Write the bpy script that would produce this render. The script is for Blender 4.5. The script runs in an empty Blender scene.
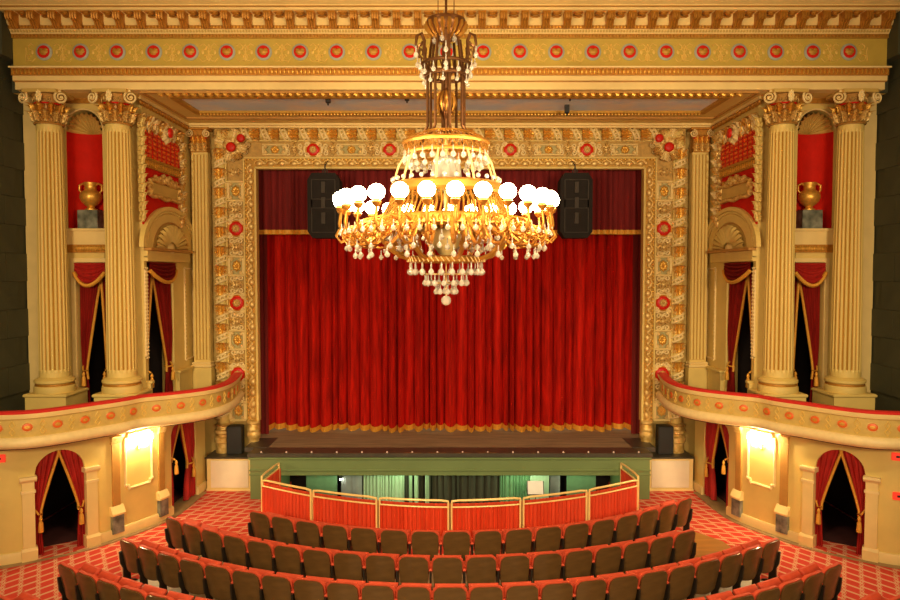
import bpy, bmesh, math, random
from math import sin, cos, pi, atan, atan2, sqrt, radians
from mathutils import Vector, Matrix

# ------------------------------------------------------------------ camera, world, exposure
SC = bpy.context.scene
COL = SC.collection
F = 700.0                    # focal length in pixels of a 900 x 600 frame
CZ = 5.6                     # camera height above the stalls floor (it stands on the mezzanine)
PITCH = atan(28 / F)
cam_d = bpy.data.cameras.new('camera'); cam = bpy.data.objects.new('camera', cam_d); COL.objects.link(cam)
cam.location = (0, 0, CZ); cam.rotation_euler = (pi / 2 - PITCH, 0, 0)
cam_d.sensor_width = 36; cam_d.lens = 36 * F / 900; cam_d.clip_end = 100
SC.camera = cam
SC.view_settings.view_transform = 'Standard'; SC.view_settings.look = 'None'
SC.view_settings.gamma = 1; SC.view_settings.use_curve_mapping = False
SC.view_settings.exposure = 0.12
WARM = (1.0, 0.76, 0.44)
wd = bpy.data.worlds.new('house'); SC.world = wd; wd.use_nodes = True
bg = wd.node_tree.nodes['Background']; bg.inputs[0].default_value = (1.0, 0.75, 0.43, 1); bg.inputs[1].default_value = 0.60
GLOBE_E = 38.0
def lamp(name, kind, loc, power, col=WARM, size=0.3, rot=(0, 0, 0), spot=None, blend=0.6):
    l = bpy.data.lights.new(name, kind); l.energy = power; l.color = col
    if kind == 'AREA': l.size = size
    else: l.shadow_soft_size = size
    if spot: l.spot_size = radians(spot); l.spot_blend = blend
    o = bpy.data.objects.new(name, l); o.location = loc; o.rotation_euler = rot; COL.objects.link(o); return o
def aim(loc, to):
    return (Vector(to) - Vector(loc)).to_track_quat('-Z', 'Y').to_euler()
# added fill lights, unseen: soft spots from the front and above the stalls
for sx in (-1, 1):
    p = (sx * 5.5, -1.0, 6.6)
    lamp('front_fill', 'SPOT', p, 4200, WARM, 1.0, aim(p, (sx * 2.0, 19, 5.2)), 75, .9)
    p = (sx * 3.0, 6.5, 11.0)
    lamp('stalls_fill', 'SPOT', p, 1300, WARM, .5, aim(p, (sx * 3.2, 11.5, 0)), 95, .8)

# ------------------------------------------------------------------ pixel helpers (directions only; distances come from the planes)
def ray(x, y):
    a, b = (x - 450) / F, (300 - y) / F
    return a, cos(PITCH) + b * sin(PITCH), -sin(PITCH) + b * cos(PITCH)
def WD(x, y, D):
    d = ray(x, y); t = D / d[1]; return d[0] * t, CZ + d[2] * t
def ZD(y, D): return WD(450, y, D)[1]
def XD(x, D, y=300): return WD(x, y, D)[0]
def WX(x, y, X):
    d = ray(x, y); t = X / d[0]; return d[1] * t, CZ + d[2] * t
def WZ(x, y, z):
    d = ray(x, y); t = (z - CZ) / d[2]; return d[0] * t, d[1] * t

# ------------------------------------------------------------------ materials
MATS = {}
def nd(nt, t, **k):
    n = nt.nodes.new(t)
    for a, b in k.items(): setattr(n, a, b)
    return n
def M(name, col, rough=.6, metal=0.0, var=.08, scale=5.0, bump=0.0, bscale=60.0, spec=.5, sheen=0.0, stretch=(1, 1, 1), col2=None, trans=0.0, emit=None, es=0.0, coat=0.0):
    m = bpy.data.materials.new(name); m.use_nodes = True; nt = m.node_tree; L = nt.links.new
    b = nt.nodes['Principled BSDF']
    b.inputs['Roughness'].default_value = rough; b.inputs['Metallic'].default_value = metal
    b.inputs['Specular IOR Level'].default_value = spec; b.inputs['Coat Weight'].default_value = coat
    if sheen: b.inputs['Sheen Weight'].default_value = sheen; b.inputs['Sheen Tint'].default_value = (*col, 1)
    if trans: b.inputs['Transmission Weight'].default_value = trans
    if emit: b.inputs['Emission Color'].default_value = (*emit, 1); b.inputs['Emission Strength'].default_value = es
    b.inputs['Base Color'].default_value = (*col, 1)
    if var or col2:
        tc = nd(nt, 'ShaderNodeTexCoord'); mp = nd(nt, 'ShaderNodeMapping'); mp.inputs['Scale'].default_value = stretch
        L(tc.outputs['Object'], mp.inputs[0])
        n = nd(nt, 'ShaderNodeTexNoise'); n.inputs['Scale'].default_value = scale; n.inputs['Detail'].default_value = 3
        L(mp.outputs[0], n.inputs['Vector'])
        r = nd(nt, 'ShaderNodeValToRGB'); r.color_ramp.elements[0].position = .3; r.color_ramp.elements[1].position = .7
        c2 = col2 if col2 else tuple(min(1, c * (1 + var)) for c in col)
        r.color_ramp.elements[0].color = (*[c * (1 - var) for c in col], 1); r.color_ramp.elements[1].color = (*c2, 1)
        L(n.outputs['Fac'], r.inputs[0]); L(r.outputs[0], b.inputs['Base Color'])
        if bump:
            n2 = nd(nt, 'ShaderNodeTexNoise'); n2.inputs['Scale'].default_value = bscale; L(mp.outputs[0], n2.inputs['Vector'])
            bp = nd(nt, 'ShaderNodeBump'); bp.inputs['Strength'].default_value = bump; bp.inputs['Distance'].default_value = .02
            L(n2.outputs['Fac'], bp.inputs['Height']); L(bp.outputs[0], b.inputs['Normal'])
    MATS[name] = m; return m
M('cream', (.75, .55, .16), .55, var=.05, scale=2.5)
M('cream_pale', (.84, .63, .25), .5, var=.05, scale=3)
M('cream_deep', (.60, .40, .10), .55, var=.06, scale=3)
M('ivory', (.88, .68, .31), .45, var=.06, scale=8)
M('gold', (.76, .42, .07), .38, .6, var=.18, scale=14, bump=.15, bscale=40)
M('gold_deep', (.50, .22, .025), .45, .4, var=.2, scale=18, bump=.2, bscale=50)
M('frame_field', (.52, .31, .07), .5, .15, var=.2, scale=12, bump=.3, bscale=25)
M('gilt', (.62, .34, .05), .42, .4, var=.1, scale=9, col2=(.86, .62, .24), bump=.25, bscale=45)
M('gold_paint', (.48, .25, .03), .5, .3, var=.1, scale=6)
M('ochre', (.50, .25, .05), .5, .1, var=.1, scale=5)
M('frieze', (.53, .37, .055), .6, var=.07, scale=3)
M('frieze_scroll', (.74, .50, .11), .5, .1, var=.08)
M('red_paint', (.60, .012, .004), .75, var=.1, scale=4, spec=.2)
M('red_enamel', (.66, .018, .008), .4, var=.12, scale=6, spec=.3)
M('orange_enamel', (.80, .15, .02), .35, var=.08, scale=10)
M('parapet', (.64, .45, .12), .55, var=.08, scale=9)
M('blue_grey', (.36, .38, .33), .6, var=.08)
M('sage', (.44, .38, .15), .6, var=.15, scale=9)
M('green_wall', (.060, .062, .030), .7, var=.12, scale=1.6, bump=.1, bscale=8)
M('stage_green', (.15, .21, .075), .5, var=.06, scale=2, coat=.15)
M('stage_deck', (.24, .17, .095), .7, var=.25, scale=3, stretch=(.4, 3, 1), bump=.1)
M('stage_edge', (.055, .045, .03), .45, var=.15, scale=4)
M('velvet', (.47, .008, .002), .85, var=.40, scale=3.2, stretch=(5, 1, .35), sheen=.12, spec=.2, bump=.12, bscale=20)
M('box_velvet', (.21, .006, .003), .85, var=.25, scale=5, stretch=(3, 3, .5), sheen=.15, spec=.2)
M('velvet_dark', (.17, .006, .006), .9, var=.2, scale=3, stretch=(5, 1, .4), sheen=.2)
M('drape_red', (.42, .012, .006), .8, var=.2, scale=5, stretch=(3, 3, .5), sheen=.3)
M('pit_red', (.66, .052, .008), .7, var=.14, scale=5, stretch=(5, 5, .4), sheen=.3)
M('rail_red', (.68, .025, .02), .6, var=.1, scale=4, sheen=.2)
M('fringe', (.75, .36, .04), .6, .15, var=.2, scale=25, stretch=(3, 3, .5), bump=.3)
M('brass', (.98, .66, .25), .35, .12, var=.08, scale=8)
M('brass_dark', (.20, .085, .03), .36, .8, var=.2, scale=16)
M('brass_bright', (.58, .26, .04), .34, .7, var=.12, scale=12)
M('crystal', (.95, .88, .74), .08, 0, var=0, trans=.55, spec=.9)
M('marble', (.10, .12, .085), .3, var=.5, scale=5, col2=(.30, .31, .24), coat=.2)
M('seat_wood', (.125, .062, .018), .30, var=.18, scale=4, stretch=(1, 1, 4), coat=.25)
M('seat_red', (.68, .085, .032), .75, var=.1, scale=8, sheen=.3)
M('seat_iron', (.03, .022, .016), .4, .3, var=.1)
M('white_panel', (.84, .72, .52), .5, var=.03)
M('black', (.008, .007, .006), .55, var=.1)
M('speaker_grey', (.022, .018, .016), .85, spec=.15, var=.1)
M('speaker_light', (.06, .05, .042), .8, spec=.2, var=.1)
M('dark_room', (.012, .005, .004), .9, var=.2)  # near-black base colour carries the shade of box and doorway interiors
M('dark_carpet', (.06, .008, .007), .9, var=.2)
M('seat_floor', (.36, .27, .15), .45, var=.15, scale=2, stretch=(.6, 4, 1), coat=.2)
M('wood_floor', (.46, .20, .035), .45, var=.18, scale=2, stretch=(.5, 5, 1), coat=.2)
M('curb_wood', (.34, .22, .09), .5, var=.15, scale=4)
M('pit_pale', (.42, .60, .40), .7, var=.1, scale=4, stretch=(4, 1, .4))
M('pit_green', (.14, .30, .15), .6, var=.08)
M('pit_dark', (.055, .055, .032), .8, var=.2, stretch=(4, 1, .4))
M('pit_grey', (.27, .30, .30), .7, var=.1)
M('paper', (.85, .85, .80), .6, var=.03)
M('sign_red', (.7, .03, .01), .5, var=.05, emit=(1, .05, .02), es=.6)
M('ceiling_paint', (.75, .56, .22), .6, var=.04, scale=1)
M('globe', (1, .95, .85), .3, var=0, emit=(1.0, .80, .48), es=GLOBE_E)
M('bulb', (1, .95, .85), .3, var=0, emit=(1.0, .78, .42), es=330)
M('pit_bulb', (1, 1, .9), .3, var=0, emit=(.95, 1.0, .75), es=30)
M('footlight_lens', (.35, .2, .1), .3, var=0, emit=(1.0, .62, .38), es=.35)

def special_mats():
    m = M('sky_paint', (.30, .36, .44), .7, var=.1); nt = m.node_tree
    n = [x for x in nt.nodes if x.type == 'TEX_NOISE'][0]; n.inputs['Scale'].default_value = .9; n.inputs['Detail'].default_value = 6
    r = [x for x in nt.nodes if x.type == 'VALTORGB'][0]; e = r.color_ramp.elements
    e[0].color = (.60, .76, .92, 1); e[1].color = (.92, .80, .62, 1); e[0].position = .42; e[1].position = .72
    # carpet: red lozenges in columns between pale chain lines
    m = M('carpet', (.6, .05, .03), .95, var=0, sheen=.2); nt = m.node_tree; L = nt.links.new
    b = nt.nodes['Principled BSDF']; tc = nd(nt, 'ShaderNodeTexCoord'); sp = nd(nt, 'ShaderNodeSeparateXYZ'); L(tc.outputs['Object'], sp.inputs[0])
    def mt(op, a, b2=0.0, c=None):
        n = nd(nt, 'ShaderNodeMath', operation=op)
        for i, v in enumerate((a, b2) if c is None else (a, b2, c)):
            if hasattr(v, 'links') or hasattr(v, 'is_linked'): L(v, n.inputs[i])
            else: n.inputs[i].default_value = v
        return n.outputs[0]
    X, Y = sp.outputs[0], sp.outputs[1]
    AX = mt('ABSOLUTE', X); near = mt('LESS_THAN', Y, 14.0)
    ang = mt('ADD', mt('MULTIPLY', near, .72), -.20); ca, sa = mt('COSINE', ang), mt('SINE', ang)
    u = mt('MULTIPLY', mt('SUBTRACT', mt('MULTIPLY', AX, ca), mt('MULTIPLY', Y, sa)), 1 / .275); v = mt('MULTIPLY', mt('ADD', mt('MULTIPLY', AX, sa), mt('MULTIPLY', Y, ca)), 1 / .285)
    fu = mt('FRACT', u); au = mt('ABSOLUTE', mt('SUBTRACT', fu, .5))
    wob = mt('MULTIPLY', mt('SINE', mt('MULTIPLY', v, 4 * pi)), .035)
    colm = mt('GREATER_THAN', mt('ADD', au, wob), .365)
    chain = mt('LESS_THAN', mt('ABSOLUTE', mt('SUBTRACT', mt('ADD', au, mt('MULTIPLY', wob, 2)), .44)), .03)
    fv = mt('FRACT', mt('ADD', v, mt('MULTIPLY', fu, .45)))
    dash = mt('LESS_THAN', fv, .22)
    line = mt('MAXIMUM', mt('SUBTRACT', colm, chain), dash)
    mx = nd(nt, 'ShaderNodeMix', data_type='RGBA'); L(line, mx.inputs[0])
    mx.inputs[6].default_value = (.66, .045, .022, 1); mx.inputs[7].default_value = (.72, .40, .22, 1)
    L(mx.outputs[2], b.inputs['Base Color'])
special_mats()

# ------------------------------------------------------------------ mesh builder
class MB:
    def __init__(s): s.v = []; s.f = []; s.mi = []; s.cur = 0
    def add(s, vs, fs):
        o = len(s.v); s.v += [tuple(p) for p in vs]
        for f in fs: s.f.append(tuple(i + o for i in f)); s.mi.append(s.cur)
        return s
    def box(s, x0, x1, y0, y1, z0, z1, b=0.0):
        if b <= 0:
            vs = [(x, y, z) for z in (z0, z1) for y in (y0, y1) for x in (x0, x1)]
            return s.add(vs, [(0, 1, 3, 2), (4, 6, 7, 5), (0, 4, 5, 1), (2, 3, 7, 6), (0, 2, 6, 4), (1, 5, 7, 3)])
        x0, x1 = sorted((x0, x1)); y0, y1 = sorted((y0, y1)); b = min(b, (x1 - x0) / 2.01, (y1 - y0) / 2.01, (z1 - z0) / 2.01)
        rings = []
        for z, i in ((z0, b), (z0 + b, 0), (z1 - b, 0), (z1, b)):
            rings.append([(x0 + i, y0 + i, z), (x1 - i, y0 + i, z), (x1 - i, y1 - i, z), (x0 + i, y1 - i, z)])
        fs = [(3, 2, 1, 0), (12, 13, 14, 15)]
        for k in range(3):
            for j in range(4): fs.append((k * 4 + j, k * 4 + (j + 1) % 4, k * 4 + 4 + (j + 1) % 4, k * 4 + 4 + j))
        return s.add([p for r in rings for p in r], fs)
    def prism(s, poly, axis, a, b):
        n = len(poly)
        mk = {'x': lambda p, t: (t, p[0], p[1]), 'y': lambda p, t: (p[0], t, p[1]), 'z': lambda p, t: (p[0], p[1], t)}[axis]
        vs = [mk(p, a) for p in poly] + [mk(p, b) for p in poly]
        return s.add(vs, [tuple(range(n)), tuple(range(2 * n - 1, n - 1, -1))] + [(i, (i + 1) % n, n + (i + 1) % n, n + i) for i in range(n)])
    def grid(s, fn, nu, nv, cu=False, cv=False):
        ru, rv = (nu if cu else nu + 1), (nv if cv else nv + 1)
        vs = [fn(i / nu, j / nv) for j in range(rv) for i in range(ru)]
        fs = []
        for j in range(nv):
            for i in range(nu):
                i2, j2 = (i + 1) % ru, (j + 1) % rv
                fs.append((j * ru + i, j * ru + i2, j2 * ru + i2, j2 * ru + i))
        return s.add(vs, fs)
    def lathe(s, prof, n=16, c=(0, 0, 0), a0=0.0, a1=2 * pi):
        full = abs(a1 - a0 - 2 * pi) < 1e-6; m = len(prof); k = n if full else n + 1
        vs = []
        for r, z in prof:
            for i in range(k):
                a = a0 + (a1 - a0) * i / n; vs.append((c[0] + r * cos(a), c[1] + r * sin(a), c[2] + z))
        fs = []
        for j in range(m - 1):
            for i in range(n): fs.append((j * k + i, j * k + (i + 1) % k, (j + 1) * k + (i + 1) % k, (j + 1) * k + i))
        if full:
            if prof[0][0] > 1e-4: fs.append(tuple(range(k - 1, -1, -1)))
            if prof[-1][0] > 1e-4: fs.append(tuple((m - 1) * k + i for i in range(k)))
        return s.add(vs, fs)
    def tube(s, pts, r, n=6, closed=False):
        P = [Vector(p) for p in pts]; m = len(P); rr = r if isinstance(r, (list, tuple)) else [r] * m
        vs = []; up = Vector((0, 0, 1)); last = None
        for i in range(m):
            a, b = (P[i - 1], P[(i + 1) % m]) if closed else (P[max(i - 1, 0)], P[min(i + 1, m - 1)])
            t = (b - a)
            t = t.normalized() if t.length > 1e-9 else Vector((0, 0, 1))
            if last is None:
                ref = up if abs(t.z) < .9 else Vector((1, 0, 0)); q = t.cross(ref).normalized()
            else:
                q = last - t * last.dot(t); q = q.normalized() if q.length > 1e-6 else t.orthogonal().normalized()
            last = q; w = t.cross(q)
            for k in range(n):
                a2 = 2 * pi * k / n; vs.append(P[i] + (q * cos(a2) + w * sin(a2)) * rr[i])
        fs = []
        for i in range(m if closed else m - 1):
            j = (i + 1) % m
            for k in range(n): fs.append((i * n + k, i * n + (k + 1) % n, j * n + (k + 1) % n, j * n + k))
        if not closed: fs += [tuple(range(n - 1, -1, -1)), tuple((m - 1) * n + k for k in range(n))]
        return s.add(vs, fs)
    def ball(s, c, r, n=10, sx=1, sy=1, sz=1):
        m = max(4, n // 2 + 1)
        prof = [(r * sin(pi * j / m), -r * cos(pi * j / m)) for j in range(m + 1)]
        prof[0] = (r * .02, -r); prof[-1] = (r * .02, r)
        o = len(s.v); s.lathe(prof, n)
        for i in range(o, len(s.v)):
            p = s.v[i]; s.v[i] = (c[0] + p[0] * sx, c[1] + p[1] * sy, c[2] + p[2] * sz)
        return s
    def sweep(s, path, prof, closed_prof=True, side=1):
        """prof: (offset along plan normal, z); path: plan points"""
        n = len(path); vs = []; m = len(prof)
        for i in range(n):
            a, b = path[max(i - 1, 0)], path[min(i + 1, n - 1)]
            dx, dy = b[0] - a[0], b[1] - a[1]; l = sqrt(dx * dx + dy * dy) or 1; nx, ny = side * dy / l, -side * dx / l
            for o, z in prof: vs.append((path[i][0] + nx * o, path[i][1] + ny * o, z))
        fs = []
        for i in range(n - 1):
            for j in range(m if closed_prof else m - 1):
                k = (j + 1) % m; fs.append((i * m + j, i * m + k, (i + 1) * m + k, (i + 1) * m + j))
        if closed_prof: fs += [tuple(range(m)), tuple((n - 1) * m + j for j in range(m - 1, -1, -1))]
        return s.add(vs, fs)
    def xf(s, mat, start=0):
        for i in range(start, len(s.v)): s.v[i] = tuple(mat @ Vector(s.v[i]))
        return s
    def mesh(s, name, mats, smooth=40):
        me = bpy.data.meshes.new(name); me.from_pydata(s.v, [], s.f)
        if not isinstance(mats, (list, tuple)): mats = [mats]
        for q in mats: me.materials.append(MATS[q])
        me.polygons.foreach_set('material_index', s.mi)
        bm = bmesh.new(); bm.from_mesh(me); bmesh.ops.recalc_face_normals(bm, faces=bm.faces); bm.to_mesh(me); bm.free()
        if smooth:
            me.shade_smooth(); me.set_sharp_from_angle(angle=radians(smooth))
        return me
def worg(o):
    v = Vector((0, 0, 0))
    while o is not None: v += Vector(o.location); o = o.parent
    return v
def ob(name, me, parent=None, loc=(0, 0, 0), rot=(0, 0, 0), sc=(1, 1, 1)):
    o = bpy.data.objects.new(name, me); COL.objects.link(o); o.parent = parent
    o.location = loc; o.rotation_euler = rot; o.scale = sc if isinstance(sc, (tuple, list)) else (sc,) * 3
    return o
def build(mb, name, mats, parent=None, smooth=40, local=False):
    """world-space vertices; parents are never rotated unless local=True"""
    if parent is not None and not local:
        w = worg(parent); mb.v = [(p[0] - w.x, p[1] - w.y, p[2] - w.z) for p in mb.v]
    return ob(name, mb.mesh(name, mats, smooth), parent)
def put(name, me, parent, loc, rot=(0, 0, 0), sc=(1, 1, 1)):
    """place a shared mesh at a world position under an unrotated parent"""
    w = worg(parent) if parent is not None else Vector((0, 0, 0))
    return ob(name, me, parent, Vector(loc) - w, rot, sc)
def tag(o, label, cat=None, group=None, kind=None):
    if label: o['label'] = label
    if cat: o['category'] = cat
    if group: o['group'] = group
    if kind: o['kind'] = kind
    return o
def thing(name, loc, label, cat, group=None, rz=0.0, kind=None):
    o = ob(name, None, None, loc, (0, 0, rz)); o.empty_display_size = .1
    return tag(o, label, cat, group, kind)
def struct(name, mb, mats, label, cat, smooth=40):
    o = build(mb, name, mats, None, smooth); return tag(o, label, cat, None, 'structure')
def stuff(o): o['kind'] = 'stuff'; return o
def catmull(pts, n=8):
    out = []
    P = [pts[0]] + list(pts) + [pts[-1]]
    for i in range(1, len(P) - 2):
        for k in range(n):
            t = k / n; a, b, c, d = P[i - 1], P[i], P[i + 1], P[i + 2]
            out.append(tuple(.5 * (2 * b[j] + (c[j] - a[j]) * t + (2 * a[j] - 5 * b[j] + 4 * c[j] - d[j]) * t * t + (3 * b[j] - a[j] - 3 * c[j] + d[j]) * t ** 3) for j in range(len(b))))
    out.append(tuple(pts[-1])); return out
def arclen(path):
    L = [0.0]
    for a, b in zip(path, path[1:]): L.append(L[-1] + sqrt(sum((p - q) ** 2 for p, q in zip(a, b))))
    return L
def at_len(path, L, s):
    s = max(0, min(L[-1], s))
    for i in range(len(L) - 1):
        if s <= L[i + 1]:
            t = (s - L[i]) / max(1e-9, L[i + 1] - L[i]); a, b = path[i], path[i + 1]
            return tuple(a[j] + (b[j] - a[j]) * t for j in range(len(a))), atan2(b[1] - a[1], b[0] - a[0])
def subpath(path, s0, s1, n):
    L = arclen(path); return [at_len(path, L, s0 + (s1 - s0) * i / n)[0] for i in range(n + 1)]

# ------------------------------------------------------------------ shared ornament meshes (facing -Y, about 1 unit)
def leaf_mesh(name, mat, curl=.35, lobes=3, nu=6, nv=9):
    mb = MB()
    def fn(u, v):
        a = 2 * u - 1; w = .5 * (.35 + .65 * sin(pi * (.18 + .74 * v))) * (1 + .28 * cos(v * lobes * 2 * pi)) * (1 if v < .97 else .3)
        y = -curl * v ** 2.5 - .20 * (1 - abs(a)) ** 2 + .12 * cos(a * 3 * pi) * (v > .1); z = v - (.22 * max(0, v - .72) / .28 if v > .72 else 0)
        return (a * w, y, z)
    mb.grid(fn, nu, nv); return mb.mesh(name, mat, 60)
LEAF = {k: leaf_mesh('leaf', k) for k in ('gold', 'gilt', 'ivory', 'gold_deep', 'cream')}
def rosette_mesh(name, mat, petals=8, depth=.35, n=32):
    mb = MB(); rr = [0.02, .18, .3, .55, .8, 1.0]; dd = [.9, .85, .35, .6, .45, 0]
    def fn(u, v):
        j = int(round(v * 5)); a = 2 * pi * u; k = 1 + (.10 * cos(petals * a) if j >= 3 else 0); r = rr[j] * k
        return (r * cos(a), -depth * dd[j] * (1 + (.25 * cos(petals * a) if j in (3, 4) else 0)), r * sin(a))
    mb.grid(fn, n, 5, cu=True); return mb.mesh(name, mat, 60)
ROS = {k: rosette_mesh('rosette', k) for k in ('gold', 'gilt', 'ivory', 'gold_deep')}
def disc_mesh(mat, depth=.25, n=18, inner=0.0):
    mb = MB(); prof = [(1.0, 0), (.96, depth * .6), (.8, depth * .9), (.45, depth), (.01, depth * 1.02)]
    mb.lathe(prof, n); mb.xf(Matrix.Rotation(pi / 2, 4, 'X')); return mb.mesh('disc', mat, 50)
DISC = {k: disc_mesh(k) for k in ('red_enamel', 'orange_enamel', 'blue_grey', 'gold', 'gilt')}
def ring_mesh(mat, t=.12, n=20):
    mb = MB(); mb.tube([(cos(2 * pi * i / n), 0, sin(2 * pi * i / n)) for i in range(n)], t, 6, True); return mb.mesh('ring', mat)
RING = {k: ring_mesh(k) for k in ('gold', 'gilt', 'blue_grey', 'ivory', 'brass_dark')}
def volute_mesh(mat, turns=2.0, r1=1.0, t=.2, n=26):
    mb = MB(); pts = []; rad = []
    for i in range(n + 1):
        q = i / n; a = pi / 2 + q * turns * 2 * pi; r = r1 * (1 - .86 * q); pts.append((r * cos(a), -.12 * q, r * sin(a))); rad.append(t * (1 - .45 * q))
    mb.tube(pts, rad, 6); mb.ball((0, -.1, 0), .2, 8); return mb.mesh('volute', mat, 60)
VOL = {k: volute_mesh(k) for k in ('ivory', 'gilt', 'gold')}
def frame_mesh(mat, w=1.0, h=1.0, t=.14, d=.1):
    mb = MB()
    for (a, b, c, e) in ((-w, w, h - t, h), (-w, w, -h, -h + t), (-w, -w + t, -h + t, h - t), (w - t, w, -h + t, h - t)):
        mb.box(a, b, -d, 0, c, e, min(t, d) * .35)
    return mb.mesh('frame', mat, 30)

# ================================================================== SETTING
ZA = ZD(89.5, 14.7)          # underside of the entablature and of the recess ceiling
XW = 9.27                    # auditorium side walls
DP = 18.2                    # face of the proscenium
XD_W = 6.73                  # depth walls of the stage boxes
ZDECK = 1.15
# floor
zr = .95
rail_px = [(262, 479.5), (309, 489.5), (376.5, 497.5), (448.5, 500.5), (520.5, 497.5), (585, 489.8), (639.5, 479.5)]
rp = [WZ(x, y, zr) for x, y in rail_px]
rp = [((a[0] - b[0]) / 2, (a[1] + b[1]) / 2) for a, b in zip(rp, rp[::-1])]
RC = catmull(rp, 10); RL = arclen(RC)
mb = MB(); xe = -RC[0][0]; PX = xe - .02
mb.box(-XW - .3, -xe, 2.0, 19.2, -.2, 0); mb.box(xe, XW + .3, 2.0, 19.2, -.2, 0)
mb.prism([(-xe, 2.0)] + [(p[0], p[1] + .16) for p in RC] + [(xe, 2.0)], 'z', -.2, 0)
struct('floor', mb, 'carpet', 'red patterned carpet floor of the stalls', 'floor', 0)
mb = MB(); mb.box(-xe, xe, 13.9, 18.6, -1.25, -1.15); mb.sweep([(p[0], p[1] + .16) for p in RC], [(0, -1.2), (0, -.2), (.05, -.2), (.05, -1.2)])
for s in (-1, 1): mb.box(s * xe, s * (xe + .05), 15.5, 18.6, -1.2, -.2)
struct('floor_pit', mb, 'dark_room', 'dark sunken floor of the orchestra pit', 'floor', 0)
CY = 20.1
ROWS = [(7.5, -32.0, 42.6), (8.65, -39.4, 31.4), (9.75, -36.9, 36.9), (10.9, -35.7, 35.7), (12.0, -34.3, 34.3)]
def sector(mb, r0, r1, a0, a1, z0, z1, n=40):
    prof = [(r0, z0), (r1, z0), (r1, z1), (r0, z1)]
    path = []
    for i in range(n + 1):
        a = radians(a0 + (a1 - a0) * i / n)
        path.append([(r * sin(a), CY - r * cos(a), z) for r, z in prof])
    vs = [p for q in path for p in q]; fs = []
    for i in range(n):
        for j in range(4): k = (j + 1) % 4; fs.append((i * 4 + j, i * 4 + k, i * 4 + 4 + k, i * 4 + 4 + j))
    fs += [(0, 1, 2, 3), (n * 4 + 3, n * 4 + 2, n * 4 + 1, n * 4)]
    mb.add(vs, fs)
mb = MB()
for i, (r, a0, a1) in enumerate(ROWS):
    sector(mb, r - (.62 if i else .30), r + (.48 if i < 4 else 1.6), a0, a1, 0, .006 + .001 * i)
mb.mi = [0] * len(mb.f)
sf = struct('floor', mb, 'seat_floor', 'bare boarded floor strip under the curved seat rows', 'floor')
mb = MB(); mb.prism([(5.20, 14.95), (5.66, 14.3), (5.70, 14.0), (5.45, 13.05), (4.55, 12.95), (4.62, 14.2)], 'z', .001, .02)
o = build(mb, 'wood_patch', 'wood_floor', sf)

# side walls of painted masonry blocks
for s, nm in ((-1, 'left'), (1, 'right')):
    mb = MB(); mb.box(s * (XW + .03), s * (XW + .3), 2.0, 19.2, -.2, 11.4)
    w = struct('wall_' + nm, mb, 'green_wall', 'dark green painted masonry side wall beside the outer columns', 'wall', 0)
    bm_ = MB(); bm_.box(-.035, .035, -.395, .395, -.297, .297, .004); BLK = bm_.mesh('block', 'green_wall', 0)
    for r in range(12):
        for c in range(3):
            put('block', BLK, w, (s * (XW + .02), 15.0 - .8 * c - (.4 if r % 2 else 0), 3.3 + .6 * r))
# ceiling and back walls
mb = MB(); mb.box(-XW - .3, XW + .3, 2.0, 14.6, 11.35, 11.5)
main_ceiling = struct('ceiling', mb, 'ceiling_paint', 'cream plaster ceiling over the stalls', 'ceiling')
mb = MB()
for s in (-1, 1): mb.box(s * 5.08, s * (XW + .3), 18.42, 18.6, -.2, ZA + .6)
mb.box(-5.08, 5.08, 18.42, 18.6, ZD(165, DP), ZA + .6)
struct('wall_stage', mb, 'cream_deep', 'cream wall behind the gilded frame around the stage', 'wall')
# recess ceiling
mb = MB(); px0, px1, pd0, pd1 = -5.95, 5.95, 15.35, 16.75
mb.box(-XW, XW, 15.0, pd0, ZA, ZA + .5); mb.box(-XW, XW, pd1, 18.7, ZA, ZA + .5)
mb.box(-XW, px0, pd0, pd1, ZA, ZA + .5); mb.box(px1, XW, pd0, pd1, ZA, ZA + .5)
rc = struct('ceiling', mb, 'cream', 'cream ceiling of the stage recess with painted sky panel', 'ceiling', 0)
mb = MB(); mb.box(px0, px1, pd0, pd1, ZA + .03, ZA + .2); tag(build(mb, 'sky_panel', 'sky_paint', rc), 'painted blue sky with clouds')
mb = MB()
for (a, b, c, d) in ((px0 - .12, px1 + .12, pd0 - .12, pd0 + .02), (px0 - .12, px1 + .12, pd1 - .02, pd1 + .12), (px0 - .12, px0 + .02, pd0 + .02, pd1 - .02), (px1 - .02, px1 + .12, pd0 + .02, pd1 - .02)):
    mb.box(a, b, c, d, ZA - .035, ZA + .05, .012)
build(mb, 'panel_moulding', 'gold_paint', rc)
mb = MB()
n = 150
for i in range(n): x = px0 + (px1 - px0) * (i + .5) / n; mb.ball((x, pd1 + .03, ZA - .045), .03, 6, .9, 1, 1)
stuff(build(mb, 'panel_beads', 'gold', rc))
mb = MB()
mb.box(px0 - .55, px1 + .55, pd1 + .55, pd1 + .60, ZA - .035, ZA); mb.box(px0 - .55, px1 + .55, 14.86, 14.91, ZA - .03, ZA)
for s in (-1, 1): mb.box(s * (px1 + .5), s * (px1 + .55), 14.9, pd1 + .6, ZA - .035, ZA)
build(mb, 'ceiling_line', 'ochre', rc, 0)
def rope(mb, p0, p1, r=.05, step=.13):
    a, b = Vector(p0), Vector(p1); n = max(1, int((b - a).length / step)); d = (b - a) / n
    side = Vector((d.y, -d.x, 0)).normalized()
    for i in range(n):
        c = a + d * (i + .5); o = len(mb.v); mb.ball((0, 0, 0), r, 6, 1.35, .8, .8)
        ang = atan2(d.y, d.x); mb.xf(Matrix.Translation(c) @ Matrix.Rotation(ang, 4, 'Z') @ Matrix.Rotation(.5, 4, 'Y'), o)
mb = MB(); rope(mb, (-6.2, 14.93, ZA - .04), (6.2, 14.93, ZA - .04), .06, .17)
stuff(build(mb, 'rope_moulding', 'gold', rc))
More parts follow.
